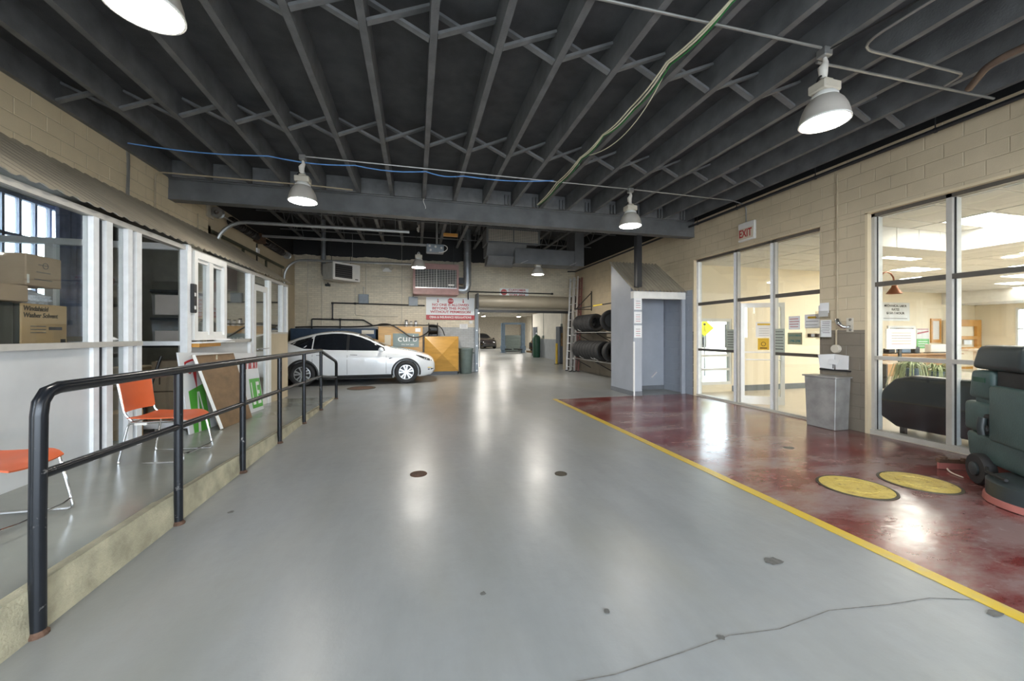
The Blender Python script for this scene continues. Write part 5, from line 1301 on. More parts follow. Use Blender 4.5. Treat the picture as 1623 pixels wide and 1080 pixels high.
# ================================================================== CHAIRS AND BOARDS ON THE RAMP
def sled_chair(x, y, z, rotz, label):
    t = thing('sled_chair', label, 'chair', (x, y, z), rotz, 'orange sled chairs on the ramp')
    for s in (-1, 1):
        yy = s*.255
        c = [(-.30, yy, .012), (.29, yy, .012), (.21, s*.235, .435), (-.22, s*.235, .425)]
        P = []
        V = [Vector(p) for p in c]
        for i in range(4):
            a, b, d = V[i-1], V[i], V[(i+1) % 4]
            p, q = b+(a-b).normalized()*.035, b+(d-b).normalized()*.035
            P += [p, (p+q)/2*.5+b*.5, q]
        P.append(P[0])
        MB().tube(P, .010, 8, cap=False).build('leg_loop', 'chrome', t, smooth=True)
    MB().tube([(.275, -.25, .09), (.30, -.15, .085), (.30, .15, .085), (.275, .25, .09)], .008, 6).build('front_stretcher', 'chrome', t, smooth=True)
    MB().tube([(-.20, -.235, .43), (-.20, .235, .43)], .009, 6).build('seat_bar', 'chrome', t)
    MB().tube([(.12, -.235, .43), (.12, .235, .43)], .009, 6).build('seat_bar', 'chrome', t)
    rows = []
    for i in range(13):
        u = i/12; xx = -.25+.53*u; zz = .455-.012*math.sin(math.pi*u)-(.045*max(0, u-.72)/.28*max(0, u-.72)/.28)
        ww = .235-.05*max(0, (u-.75)/.25)**2-.02*(1-u)
        rows.append([(xx, ww*(j-5)/5, zz+.016*((j-5)/5)**2) for j in range(11)])
    MB().grid(rows).build('seat', 'orange', t, smooth=True, solid=.012)
    rows = []
    for i in range(9):
        u = i/8; zz = .53+.35*u; ww = .205+.015*u
        rows.append([(-.265-.055*u-.045*(1-((j-5)/5)**2), ww*(j-5)/5, zz) for j in range(11)])
    MB().grid(rows).build('backrest', 'orange', t, smooth=True, solid=.012)
    for s in (-1, 1):
        MB().tube([(-.21, s*.20, .44), (-.265, s*.20, .50), (-.285, s*.205, .56), (-.325, s*.222, .84)], .011, 8).build('back_upright', 'chrome', t, smooth=True)
        MB().box(-.16, -.05, s*.235-.012, s*.235+.012, .405, .425).build('bumper', 'exit_box', t)
def zplat(x, y):
    u = (x+1.97)/(XL-.4+1.97); return zc(y)*(1-u)+zw(y)*u
sled_chair(-2.60, 4.93, zplat(-2.60, 4.93)+.004, R(-4), 'orange chair with chrome sled legs before the glass partition')
sled_chair(-2.75, 3.28, zplat(-2.75, 3.28)+.004, R(-2), 'orange chair cut off by the left edge of the photo')
# leaning white sign
t = thing('roof_sign_board', 'long white sign with red and green lettering leaning under the pass-through window', 'sign', (-3.0, 7.3, .2))
B0, B1 = 6.0, 8.55
bz = lambda y: zplat(-2.95, y)
def lean(y, u, off=0):      # u 0 at foot, 1 at top
    return (-2.93-.14*u+off, y, bz(y)+.004+u*(1.29-bz(7)))
MB().add([lean(B0, 0), lean(B1, 0), lean(B1, 1), lean(B0, 1), lean(B0, 0, -.02), lean(B1, 0, -.02), lean(B1, 1, -.02), lean(B0, 1, -.02)], [(0,1,2,3), (7,6,5,4), (0,4,5,1), (3,2,6,7), (0,3,7,4), (1,5,6,2)]).build('board', 'sign_white', t)
def on_board(pts, name, m, k=.003):
    MB().add([lean(y, u, k) for y, u in pts], [tuple(range(len(pts)))]).build(name, m, t)
on_board([(6.10, 0), (6.52, 0), (6.52, .60), (6.10, .52)], 'green_field', 'green_ink')
on_board([(8.05, .06), (8.53, .06), (8.53, .56), (8.05, .56)], 'green_field', 'green_ink')
for p in ([(6.20, .0), (6.27, 0), (6.33, .50), (6.30, .50)], [(6.42, .0), (6.47, 0), (6.36, .50), (6.33, .50)], [(6.25, .15), (6.43, .15), (6.42, .22), (6.26, .22)]): on_board(p, 'letter', 'white_ink', .005)
# letters L and E at the far end, TAXI above
for p in ([(8.10, .12), (8.14, .12), (8.14, .50), (8.10, .50)], [(8.14, .12), (8.22, .12), (8.22, .18), (8.14, .18)],
          [(8.32, .12), (8.36, .12), (8.36, .50), (8.32, .50)], [(8.36, .12), (8.47, .12), (8.47, .18), (8.36, .18)], [(8.36, .29), (8.45, .29), (8.45, .35), (8.36, .35)], [(8.36, .44), (8.47, .44), (8.47, .50), (8.36, .50)]): on_board(p, 'letter', 'white_ink', .005)
# T emblem: arc, bar and wedge
on_board([(6.10, .84)]+[(6.10+.36*q/6, .84+.09*math.sin(math.pi*(.15+.35*q/6))) for q in range(7)]+[(6.46, .90)]+[(6.46-.36*q/6, .815+.09*math.sin(math.pi*(.5-.35*q/6))) for q in range(7)], 'emblem_arc', 'red_ink')
on_board([(6.12, .76), (6.30, .84), (6.46, .82), (6.45, .74), (6.36, .76), (6.315, .50), (6.27, .76), (6.20, .73)], 'emblem_wedge', 'red_ink')
an = math.atan2(.14, 1.09)
text('TAXI', .40, 'red_ink', t, lean(8.22, .78, .006), (R(90)-0, 0, R(90)), width=.58, bold=.012)
# brown board leaning on it
t = thing('hardboard_panel', 'brown hardboard panel leaning against the white sign', 'board', (-2.85, 6.9, .2))
q = [(-2.72, 6.35, bz(6.35)), (-2.74, 7.47, bz(7.47)), (-2.99, 7.40, 1.27), (-2.98, 6.17, 1.30)]
MB().add(q+[(x-.02, y, z) for x, y, z in q], [(0,1,2,3), (7,6,5,4), (0,4,5,1), (1,5,6,2), (2,6,7,3), (3,7,4,0)]).build('panel', 'brown_board', t)
MB().bar((-2.712, 6.345, bz(6.35)+.01), (-2.972, 6.165, 1.30), .03, .035).build('edge_strip', 'exit_box', t)
MB().bar((-2.972, 6.165, 1.30), (-2.982, 7.40, 1.275), .02, .012).build('edge_strip', 'exit_box', t)
MB().box(-2.968, -2.962, 6.76, 6.80, 1.20, 1.27).build('tape_scrap', 'tape', t)
# intercom beside the pass-through
t = thing('intercom', 'black intercom speaker beside the pass-through window', 'intercom', (-3.16, 6.50, 1.9))
MB().box(-3.18, -3.10, 6.44, 6.53, 1.90, 2.32).build('case', 'car_trim', t, bevel=.01)
for z in (1.95, 2.14): MB().box(-3.10, -3.095, 6.455, 6.49, z, z+.05).build('white_button', 'white_ink', t)
tag(MB().lathe([(.001, 0), (.10, .0), (.13, .02), (.08, .04), (.03, .035), (.001, .045)], (-3.08, 7.25, 1.475), n=12).build('paper_scrap', 'paper'), 'crumpled white paper on the pass-through ledge', 'paper')

# ---- things in the left office
def carton(name, x0, x1, y0, y1, z0, z1, m, label, group='cartons in the left office'):
    t = thing(name, label, 'box', ((x0+x1)/2, (y0+y1)/2, z0), group=group)
    MB().box(x0, x1, y0, y1, z0, z1).build('carton', m, t, bevel=.006)
    return t
shelf = tag(MB().box(-3.95, -3.27, 2.2, 4.92, 1.44, 1.478).build('shelf_board', 'panel_white'), 'pale shelf behind the office glass carrying cartons', 'shelf')
tag(MB().box(-3.9, -3.86, 2.3, 4.8, .22, 1.44).build('shelf_support', 'panel_white'), 'pale back board under the carton shelf', 'board')
t = carton('solvent_carton', -3.85, -3.43, 4.385, 4.85, 1.48, 1.872, 'card', 'tan windshield washer solvent carton at the office glass')
MB().box(-3.852, -3.44, 4.380, 4.386, 1.485, 1.868).build('dark_side', 'card_dark', t)
text('Windshield\nWasher Solvent', .062, 'ink', t, (-3.427, 4.40, 1.795), '+x', align='LEFT', width=.34, bold=.001, spacing=1.0, shear=.15)
text('Windshield Washer Solvent', .05, 'card', t, (-3.60, 4.379, 1.675), (R(90), R(-90), 0), width=.34, bold=.001)
for k in range(3): MB().box(-3.4295, -3.428, 4.47, 4.62, 1.60+.03*k, 1.608+.03*k).build('print_line', 'ink_grey', t)
MB().box(-3.4295, -3.428, 4.65, 4.79, 1.63, 1.66).build('print_block', 'ink_grey', t)
MB().box(-3.4295, -3.428, 4.775, 4.83, 1.49, 1.54).build('hazard_mark', 'ink', t)
t = carton('solvent_carton', -3.88, -3.46, 3.85, 4.36, 1.48, 1.87, 'card_dark', 'dark printed carton next to the tan solvent carton'); 
t = carton('shipping_carton', -3.92, -3.42, 4.02, 4.44, 1.88, 2.03, 'card_pale', 'flat carton squeezed under the large shipping carton')
t = carton('shipping_carton', -3.95, -3.44, 4.44, 4.80, 2.04, 2.33, 'card_pale', 'large pale shipping carton on top of the stack at the glass')
MB().lathe([(.001, 0), (.09, 0), (.09, .003), (.001, .003)], (-3.75, 4.436, 2.20), 'y', 18).build('logo_disc', 'teal_ink2', t)
for k in range(3): MB().box(-3.4395, -3.438, 4.52+.02*k, 4.70-.02*k, 2.10+.07*k, 2.108+.07*k).build('print_line', 'ink_grey', t)
MB().lathe([(.03, 0), (.03, .002), (.024, .002), (.024, 0)], (-3.439, 4.63, 2.24), 'x', 16, True).build('print_ring', 'ink_grey', t)
MB().box(-3.4395, -3.437, 4.45, 4.47, 2.06, 2.14).build('tape_scrap', 'exit_box', t)
# bubble wrap lump
bw = bmesh.new(); bmesh.ops.create_icosphere(bw, subdivisions=4, radius=1)
for v in bw.verts:
    n_ = v.co.normalized(); k = 1+.10*math.sin(9*n_.x+3*n_.y)+.08*math.sin(13*n_.z+5*n_.x)
    v.co = Vector((n_.x*.10*k, n_.y*.20*k, max(-.05, n_.z*.075*k)))
me = bpy.data.meshes.new('bubble_wrap'); bw.to_mesh(me); bw.free(); me.materials.append(M['bubble'])
for p in me.polygons: p.use_smooth = True
o = bpy.data.objects.new('bubble_wrap', me); C.objects.link(o); o.location = (-3.58, 4.62, 1.928); tag(o, 'crumpled bubble wrap on the tan solvent carton', 'bubble wrap')
# clear tubs behind the partition
tag(MB().box(-4.5, -3.26, 6.52, 7.10, 1.40, 1.455).build('shelf_board', 'tub_black'), 'black shelf under the clear tubs behind the partition', 'shelf')
for s in (-4.48, -3.30): tag(MB().box(s, s+.04, 6.54, 6.60, .22, 1.40).build('shelf_post', 'tub_black'), 'black post %s under the tub shelf' % ('far' if s < -4 else 'near'), 'post')
for k, (z, lab) in enumerate(((1.46, 'clear storage tub with pale contents, lower of the stacked two'), (1.86, 'clear storage tub with black lid, upper of the stacked two'))):
    t = thing('storage_tub', lab, 'storage tub', (-3.46, 6.8, z), group='stacked clear tubs')
    taper(-3.67, -3.27, 6.54, 7.05, z, z+.33, .94).build('tub', 'tub', t); MB().box(-3.69, -3.255, 6.53, 7.06, z+.33, z+.37).build('lid', 'tub_black', t, bevel=.008)
    MB().box(-3.64, -3.30, 6.57, 7.02, z+.01, z+(.18 if k == 0 else .30)).build('contents', 'tub_fill', t)
for k, (x0, x1, y0, y1, z0, z1, m, lab) in enumerate(((-3.75, -3.30, 6.6, 7.2, .23, .75, 'card_pale', 'carton on the floor behind the lower partition pane'), (-3.70, -3.32, 6.6, 7.1, .76, 1.2, 'card_pale', 'carton with arrows stacked under the tub shelf'), (-4.4, -3.9, 6.7, 7.3, .23, 1.1, 'card', 'tall tan carton deeper behind the partition'), (-3.72, -3.42, 5.65, 5.95, .26, .62, 'card', 'small tan carton standing in the doorway recess'))):
    t = carton('carton', x0, x1, y0, y1, z0, z1, m, lab)
    if k == 1:
        for xx in (-3.60, -3.42): MB().box(xx-.008, xx+.008, y0-.003, y0, z0+.1, z0+.25).add([(xx-.03, y0-.003, z0+.25), (xx+.03, y0-.003, z0+.25), (xx, y0-.003, z0+.31)], [(0,1,2)]).build('arrow', 'ink', t)
t = thing('push_cart', 'black folding cart handle in the dark recess', 'cart', (-3.8, 6.1, .23), 0)
for s in (0, .25): MB().tube([(s, 0, .0), (s+.02, .1, .5), (s+.12, .22, 1.05)], .018, 8).build('handle_tube', 'wire_black', t, smooth=True)
MB().box(-.05, .35, -.15, .12, .03, .07).build('deck', 'wire_black', t)
for s in (0, .3): MB().lathe([(.05, -.015), (.05, .015)], (s, -.1, .05), 'x', 14).build('wheel', 'tyre', t)
tag(MB().lathe([(.001, 0), (.06, 0), (.09, .02), (.05, .05), (.001, .04)], (-3.28, 5.13, 1.512), n=10).build('paper_scrap', 'paper'), 'crumpled white tissue on the narrow window sill', 'paper')
t = carton('carton', -5.2, -4.5, 3.6, 4.6, .23, .9, 'card', 'brown carton on the office floor behind the pale panel')

# ================================================================== FLOOR SCRUBBER
ang = math.atan2(-.78, -.63)
t = thing('floor_scrubber', 'dark teal ride-on floor scrubber parked by the office window', 'floor scrubber', (5.97, 2.87, 0), ang)
def rb(name, m, x0, x1, y0, y1, z0, z1, bevel=.03, par=None, seg=3, kx0=0, kx1=0):
    b = MB().add([(x0,y0,z0),(x1,y0,z0),(x1,y1,z0),(x0,y1,z0),(x0+kx0,y0,z1),(x1+kx1,y0,z1),(x1+kx1,y1,z1),(x0+kx0,y1,z1)],
                 [(0,3,2,1),(4,5,6,7),(0,1,5,4),(1,2,6,5),(2,3,7,6),(3,0,4,7)])
    return b.build(name, m, par or t, smooth=True, bevel=bevel, seg=seg)
rb('lower_tank', 'scrub', .0, 1.45, .0, .78, .24, .53, .05, kx0=-.05)
rb('recovery_tank', 'scrub', -.05, .36, -.01, .80, .535, .86, .045)
rb('tank_neck', 'scrub', .06, .40, .03, .75, .84, .93, .02)
rb('rear_tank', 'scrub', .02, .38, -.01, .80, .90, 1.205, .04, kx0=.05)
rb('rear_hood', 'scrub_dark', .06, .80, -.02, .81, 1.215, 1.475, .06, kx0=.12)
rb('side_panel', 'scrub', .41, 1.40, -.05, .82, .50, 1.07, .035)
rb('well_shade_block', 'scrub_black', .40, 1.20, .02, .76, .52, 1.22, .02)  # solid black block painted in for the shade inside the operator well
rb('front_cowl', 'scrub_dark', 1.20, 1.45, .0, .78, 1.05, 1.35, .05)
MB().lathe([(.055, -.02), (.06, .0), (.045, .01), (.001, .01)], (.335, -.03, .60), 'y', 18).build('drain_port', 'scrub_black', t, smooth=True)
rb('hose_recess', 'scrub_black', .285, .375, -.028, .02, .56, .76, .03)
MB().tube([(.33, -.04, .72), (.335, -.055, .62), (.335, -.045, .545)], .038, 12).build('drain_hose', 'scrub_dark', t, smooth=True)
MB().box(.12, .30, -.016, -.009, 1.08, 1.13).build('badge', 'green_tank', t)
MB().lathe([(.001, -.065), (.055, -.065), (.06, -.05), (.11, -.052), (.15, -.05), (.162, -.03), (.162, .03), (.15, .05), (.001, .05)], (.26, -.02, .165), 'y', 32).build('rear_wheel', 'tyre', t, smooth=True)
MB().lathe([(.001, -.01), (.05, -.01), (.07, .0), (.07, .02)], (.26, -.085, .165), 'y', 20).build('wheel_hub', 'scrub_dark', t, smooth=True)
MB().lathe([(.001, -.05), (.162, -.05), (.162, .05), (.001, .05)], (.26, .80, .165), 'y', 28).build('rear_wheel', 'tyre', t, smooth=True)
MB().lathe([(.001, -.05), (.13, -.05), (.13, .05), (.001, .05)], (1.25, .39, .135), 'y', 24).build('front_wheel', 'tyre', t, smooth=True)
# brush deck with pink skirt
for cy in (.16, .62):
    MB().lathe([(.405, .065), (.405, .20), (.33, .235), (.001, .24)], (.86, cy, 0), n=40).build('brush_deck', 'scrub_dark', t, smooth=True)
    MB().lathe([(.425, .010), (.418, .065), (.398, .068), (.405, .010)], (.86, cy, 0), n=40, close=True).build('deck_skirt', 'pink_rubber', t, smooth=True)
    MB().lathe([(.385, .012), (.385, .09), (.10, .09), (.10, .012)], (.86, cy, 0), n=32, close=True).build('brush', 'scrub_black', t)
MB().tube([(.50, -.10, .245), (.70, -.20, .255), (.95, -.20, .255)], .014, 8).build('guard_rod', 'scrub_black', t, smooth=True)
# squeegee behind
sq = []
for i in range(13):
    u = i/12; sq.append((-.17-.10*math.sin(math.pi*u)*1, -.16+1.10*u))
rows = [[(x, y, z) for x, y in sq] for z in (.008, .085)]
MB().grid(rows).build('squeegee_blade', 'pink_rubber', t, smooth=True, solid=.02)
rows = [[(x+.02, y, z) for x, y in sq] for z in (.085, .13)]
MB().grid(rows).build('squeegee_frame', 'rust', t, smooth=True, solid=.05)
MB().tube([(-.15, .39, .12), (.05, .39, .25)], .03, 8).build('squeegee_arm', 'rust', t)
MB().tube(bez((-.14, -.10, .03), (-.08, -.12, .015), (.0, -.12, .012), (.10, -.08, .012)), .008, 6).build('trailing_cord', 'ballast', t, smooth=True)
for yy in (-.12, .05): MB().lathe([(.03, .0), (.03, .03), (.001, .035)], (-.16, yy, .13), n=10).build('clamp_knob', 'rust', t)

# ================================================================== RIGHT OFFICE CONTENTS
t = thing('sofa', 'black leather sofa standing with its back to the office window', 'sofa', (7.65, 3.1, 0))
def sofa_back():
    # section in the y-z plane of the long back: rounded left end
    y0, y1 = 1.7, 4.47
    top_ = [(y1, .40), (y1, .60), (y1-.06, .74), (y1-.20, .90), (y1-.40, .965), (y0, .97)]
    return MB().prism([(y0, .16), (y1-.22, .16), (y1-.10, .24), (y1, .30)]+top_, 'x', 7.20, 7.42)
sofa_back().build('back', 'sofa', t, smooth=True, bevel=.03, seg=3)
rb_ = MB().box(7.43, 8.15, 1.85, 4.25, .16, .46); rb_.build('seat', 'sofa', t, bevel=.05, seg=3, smooth=True)
for y in (1.72, 4.20): MB().box(7.43, 8.15, y, y+.22, .16, .66).build('arm', 'sofa', t, bevel=.05, seg=3, smooth=True)
for (x, y) in ((7.28, 1.85), (7.28, 4.2), (8.05, 1.85), (8.05, 4.3)): MB().box(x-.03, x+.03, y-.03, y+.03, 0, .17).build('leg', 'black_steel', t)
# spider plants on a stand
t = thing('plant_stand', 'blue plant stand behind the sofa end', 'plant stand', (8.9, 5.0, 0))
MB().lathe([(.17, 0), (.17, .03), (.07, .06), (.07, .70), (.16, .76), (.16, .80)], (8.9, 5.0, 0), n=20).build('pedestal', 'pot_blue', t, smooth=True)
def spider(x, y, z, label, n=70, L=.45):
    t = thing('spider_plant', label, 'plant', (x, y, z), 0, 'spider plants in the office')
    MB().lathe([(.08, -.16), (.11, 0), (.10, 0), (.07, -.02)], n=16).build('pot', 'pot_blue', t, smooth=True)
    mb = MB()
    for k in range(n):
        a = random.uniform(0, 6.283); l = L*random.uniform(.6, 1.1); h = random.uniform(.05, .16); w = .009
        P = [(0, 0), (.3*l, h), (.55*l, h*.6), (.7*l, -.18*l/L), (.78*l, -.75*l)]
        dx, dy = math.cos(a), math.sin(a)
        rows = [[(dx*r-dy*w*s, dy*r+dx*w*s, zz) for s in (-1, 1)] for r, zz in P]
        mb.grid(rows)
    o = mb.build('leaves', 'plant', t); o['kind'] = 'stuff'
spider(8.9, 5.0, .96, 'trailing pale spider plant on the blue stand')
spider(9.35, 4.9, .90, 'second trailing spider plant beside the blue stand', 60, .42)
t = thing('plant_stand', 'second blue plant stand deeper in the office', 'plant stand', (9.35, 4.9, 0))
MB().lathe([(.15, 0), (.15, .03), (.06, .06), (.06, .66), (.12, .70), (.12, .74)], (9.35, 4.9, 0), n=20).build('pedestal', 'pot_blue', t, smooth=True)
# gooseneck lamp on the pillar inside
t = thing('gooseneck_lamp', 'copper gooseneck lamp curving inside the office window', 'lamp', (7.28, 4.62, 2.4))
MB().tube([(7.26, 4.62, 2.37), (7.45, 4.62, 2.37)]+[(7.62-.17*math.cos(a), 4.62, 2.46+.17*math.sin(a)) for a in (R(0), R(30), R(60), R(90), R(120), R(150), R(180))]+[(7.79, 4.62, 2.40)], .012, 8).build('arm', 'copper', t, smooth=True)
MB().lathe([(.03, .05), (.04, .0), (.10, -.10), (.105, -.11), (.09, -.10), (.03, -.01)], (7.79, 4.62, 2.38), n=20).build('shade', 'copper', t, smooth=True)
MB().lathe([(.05, 0), (.05, .02)], (7.25, 4.62, 2.37), 'x', 14).build('wall_plate', 'copper', t)
# reception desks
t = thing('reception_desk', 'light oak reception desk at the back of the office', 'desk', (19, 10.5, 0))
MB().box(17.0, 20.9, 10.3, 10.36, .02, .80).build('front_panel', 'desk_wood', t); MB().box(16.9, 21.0, 10.2, 11.1, .80, .84).build('worktop', 'desk_wood', t); MB().box(16.95, 17.0, 10.3, 11.05, .02, .80).build('end_panel', 'desk_wood', t); MB().box(20.9, 20.95, 10.3, 11.05, .02, .80).build('end_panel', 'desk_wood', t)
t = thing('reception_counter', 'pale laminate counter with framed panels at the right of the office', 'counter', (20, 9.2, 0))
MB().box(18.9, 22.6, 8.85, 8.95, .25, 1.0).build('front_panel', 'pale_wood', t)
for x in (18.9, 19.95, 21.1, 22.4): MB().box(x, x+.14, 8.82, 8.86, .1, 1.0).build('panel_stile', 'white_paint', t)
MB().box(18.8, 22.7, 8.75, 9.45, 1.0, 1.06).build('worktop', 'pale_wood', t); MB().box(18.9, 22.6, 8.85, 9.4, 0, .25).build('plinth', 'white_paint', t); MB().box(18.9, 22.6, 8.80, 8.86, .25, .33).build('panel_rail', 'white_paint', t); MB().box(18.9, 22.6, 8.80, 8.86, .92, 1.0).build('panel_rail', 'white_paint', t)
for k, (x, w_, h_, m, lab) in enumerate(((17.5, .35, .20, 'car_trim', 'black telephone at the near end of the oak desk'), (18.2, .5, .42, 'pot_blue', 'blue monitor on the oak desk'), (18.9, .3, .25, 'car_trim', 'black card machine on the oak desk'), (19.8, .9, .35, 'exit_box', 'white printer on the oak desk'))):
    t = thing('desk_device', lab, 'office device', (x, 10.6, .84), group='devices on the oak desk')
    MB().box(x, x+w_, 10.55, 10.75, .86, .84+h_).build('case', m, t, bevel=.03, seg=2); MB().box(x+.05, x+w_-.05, 10.5, 10.8, .84, .865).build('base', 'car_trim', t)
t = thing('monitor', 'white paper-covered screen standing at the window side of the office', 'screen', (14.2, 8.6, 0))
MB().box(13.35, 14.55, 8.10, 8.14, 1.15, 1.75).build('panel', 'paper', t); MB().box(13.9, 14.0, 8.12, 8.16, .75, 1.15).build('stand', 'car_trim', t); MB().box(13.2, 14.7, 8.0, 8.6, .72, .76).build('table_top', 'pale_wood', t)
for x in (13.25, 14.6): MB().box(x, x+.06, 8.05, 8.55, 0, .72).build('table_leg', 'car_trim', t)
for k in range(5): MB().box(13.55, 14.35, 8.097, 8.10, 1.30+.08*k, 1.312+.08*k).build('print_line', 'red_ink' if k in (0, 4) else 'ink_grey', t)
# things on the far office wall (y = 12.1)
t = thing('rate_sign', 'grey sign of mechanical labor rates high on the cream wall', 'sign', (20.4, OY2-.03, 2.5))
MB().box(19.55, 21.30, OY2-.03, OY2-.005, 2.18, 2.98).build('board', 'sign_white', t)
for s, z, w in (('MECHANICAL LABOR', 2.83, 1.35), ('RATES', 2.67, .45), ('$150 / HOUR', 2.51, 1.1)): text(s, .14, 'ink', t, (20.42, OY2-.034, z), '-y', width=w, bold=.002)
MB().box(19.7, 21.15, OY2-.032, OY2-.03, 2.27, 2.29).build('print_line', 'ink_grey', t)
t = thing('ship_wheel', 'small brown wooden ship wheel on the cream wall', 'wall decoration', (18.8, OY2-.04, 2.02))
MB().lathe([(.20, -.02), (.20, .02), (.14, .02), (.14, -.02)], (18.85, OY2-.03, 2.0), 'y', 24, True).build('ring', 'bark', t)
for k in range(8):
    a = k*R(45); MB().bar((18.85, OY2-.03, 2.0), (18.85+.29*math.cos(a), OY2-.03, 2.0+.29*math.sin(a)), .04, .03, up=(0,1,0)).build('spoke', 'bark', t)
for k, (x0, x1, z0, z1, m, lab) in enumerate(((18.35, 19.25, 1.36, 1.66, 'paper', 'framed white certificate under the ship wheel'), (18.9, 19.6, .98, 1.34, 'paper', 'pale notice below the framed certificate'))):
    t = thing('wall_notice', lab, 'notice', ((x0+x1)/2, OY2-.02, z0), group='notices on the cream wall')
    MB().box(x0, x1, OY2-.02, OY2-.003, z0, z1).build('sheet', m, t); MB().box(x0-.03, x1+.03, OY2-.015, OY2-.002, z0-.03, z1+.03).build('frame', 'bark', t)
t = thing('red_green_poster', 'white poster with red script over a green block', 'poster', (22.1, OY2-.02, 1.2))
MB().box(21.75, 22.55, OY2-.02, OY2-.003, .95, 1.85).build('sheet', 'paper', t); MB().box(21.75, 22.55, OY2-.024, OY2-.02, .95, 1.38).build('green_block', 'green_ink', t)
for k in range(3): MB().box(21.85, 22.45, OY2-.026, OY2-.024, 1.04+.10*k, 1.07+.10*k).build('print_line', 'white_ink', t)
MB().bar((21.8, OY2-.023, 1.62), (22.5, OY2-.023, 1.72), .012, .06, up=(0,0,1)).build('red_script', 'red_ink', t); MB().box(21.8, 22.5, OY2-.024, OY2-.02, 1.80, 1.83).build('red_heading', 'red_ink', t)
wi = struct(MB().box(19.95, 21.65, OY2-.05, OY2-.0, 1.86, 1.96).build('window_20', 'white_vinyl'), 'white sliding service window in the cream wall')
MB().box(19.95, 21.65, OY2-.05, OY2, .90, 1.0).build('window_frame', 'white_vinyl', wi); MB().box(19.95, 21.65, OY2-.06, OY2, 1.28, 1.36).build('window_bar', 'white_vinyl', wi)
for x in (19.95, 21.55): MB().box(x, x+.10, OY2-.05, OY2, 1.0, 1.86).build('window_frame', 'white_vinyl', wi)
for (a, b) in ((1.0, 1.28), (1.36, 1.86)): MB().box(20.05, 21.55, OY2-.02, OY2-.012, a, b).build('pane', 'car_glass', wi)
wi = struct(MB().box(15.9, 17.6, OY2-.05, OY2-.0, 1.86, 1.96).build('window_21', 'white_vinyl'), 'white service window at the left end of the cream wall')
MB().box(15.9, 17.6, OY2-.05, OY2, .90, 1.0).build('window_frame', 'white_vinyl', wi); MB().box(15.9, 17.6, OY2-.06, OY2, 1.28, 1.36).build('window_bar', 'white_vinyl', wi)
for x in (15.9, 17.5): MB().box(x, x+.10, OY2-.05, OY2, 1.0, 1.86).build('window_frame', 'white_vinyl', wi)
for (a, b) in ((1.0, 1.28), (1.36, 1.86)): MB().box(16.0, 17.5, OY2-.02, OY2-.012, a, b).build('pane', 'car_glass', wi)
t = thing('oak_display', 'orange oak display cabinet with open lattice', 'cabinet', (24.2, 11.9, 0))
for (a, b, c, e) in ((23.4, 23.75, .1, 2.25), (25.1, 25.4, .1, 2.25), (23.75, 25.1, 1.95, 2.25), (23.75, 25.1, 1.35, 1.50), (23.75, 25.1, .85, 1.0)): MB().box(a, b, 11.75, 11.85, c, e).build('frame', 'orange_wood', t)
MB().box(23.4, 25.4, 11.86, 12.05, .1, 2.22).build('back_panel', 'cream', t); MB().box(24.2, 24.7, 11.74, 11.75, 1.12, 1.32).build('paper_note', 'paper', t); MB().box(23.4, 25.4, 11.75, 12.05, 0, .1).build('plinth', 'orange_wood', t)
t = thing('oak_board', 'orange framed notice board beside the oak display', 'notice board', (22.9, OY2-.04, 1.3))
for (a, b, c, e) in ((22.65, 22.75, 1.2, 2.3), (23.2, 23.3, 1.2, 2.3), (22.75, 23.2, 2.2, 2.3), (22.75, 23.2, 1.2, 1.35)): MB().box(a, b, OY2-.05, OY2-.003, c, e).build('frame', 'orange_wood', t)
MB().box(22.75, 23.2, OY2-.03, OY2-.01, 1.35, 2.2).build('sheet', 'paper', t)
t = thing('ceiling_speaker', 'grey triangular fitting under the far soffit', 'fitting', (23.3, 9.0, 2.95))
MB().add([(23.2, 9.3, 2.94), (23.2, 8.7, 2.94), (23.25, 9.0, 2.6), (23.4, 9.3, 2.94), (23.4, 8.7, 2.94), (23.38, 9.0, 2.6)], [(0,1,2), (5,4,3), (0,3,4,1), (1,4,5,2), (2,5,3,0)]).build('casing', 'tool_grey', t)

# ================================================================== SHOP BEYOND THE SHUTTER
t = thing('car_lift', 'blue two-post car lift standing in the shop', 'car lift', (7.9, 31.5, 0))
for (x, y) in ((7.25, 31.8), (8.85, 31.2)):
    MB().box(x-.16, x+.16, y-.13, y+.13, .02, 2.55).build('post', 'lift_blue', t, bevel=.02); MB().box(x-.26, x+.26, y-.24, y+.24, 0, .03).build('base_plate', 'lift_blue', t)
    MB().box(x-.20, x+.20, y-.2, y+.2, .25, .60).build('carriage', 'lift_blue', t); MB().bar((x, y, .3), (x+(.6 if x < 8 else -.6), y+.7, .3), .1, .09).build('lift_arm', 'car_trim', t); MB().bar((x, y, .3), (x+(.6 if x < 8 else -.6), y-.7, .3), .1, .09).build('lift_arm', 'car_trim', t)
MB().bar((7.25, 31.8, 2.5), (8.85, 31.2, 2.5), .2, .16).build('cross_beam', 'lift_blue', t)
t = thing('tool_cabinet', 'grey green tool cabinet between the lift posts', 'cabinet', (8.6, 33.5, 0))
MB().box(7.8, 9.4, 33.4, 34.2, .05, 1.50).build('body', 'tool_grey', t)
for k in range(5): MB().box(7.85, 9.35, 33.38, 33.4, .10+.28*k, .34+.28*k).build('drawer', 'tool_grey', t)
MB().box(7.8, 9.4, 33.45, 34.2, 0, .05).build('plinth', 'car_trim', t)
random.seed(11)
t = thing('machine_clutter', 'brown machinery piled on a pallet beyond the lift', 'machinery', (10.4, 31.5, 0))
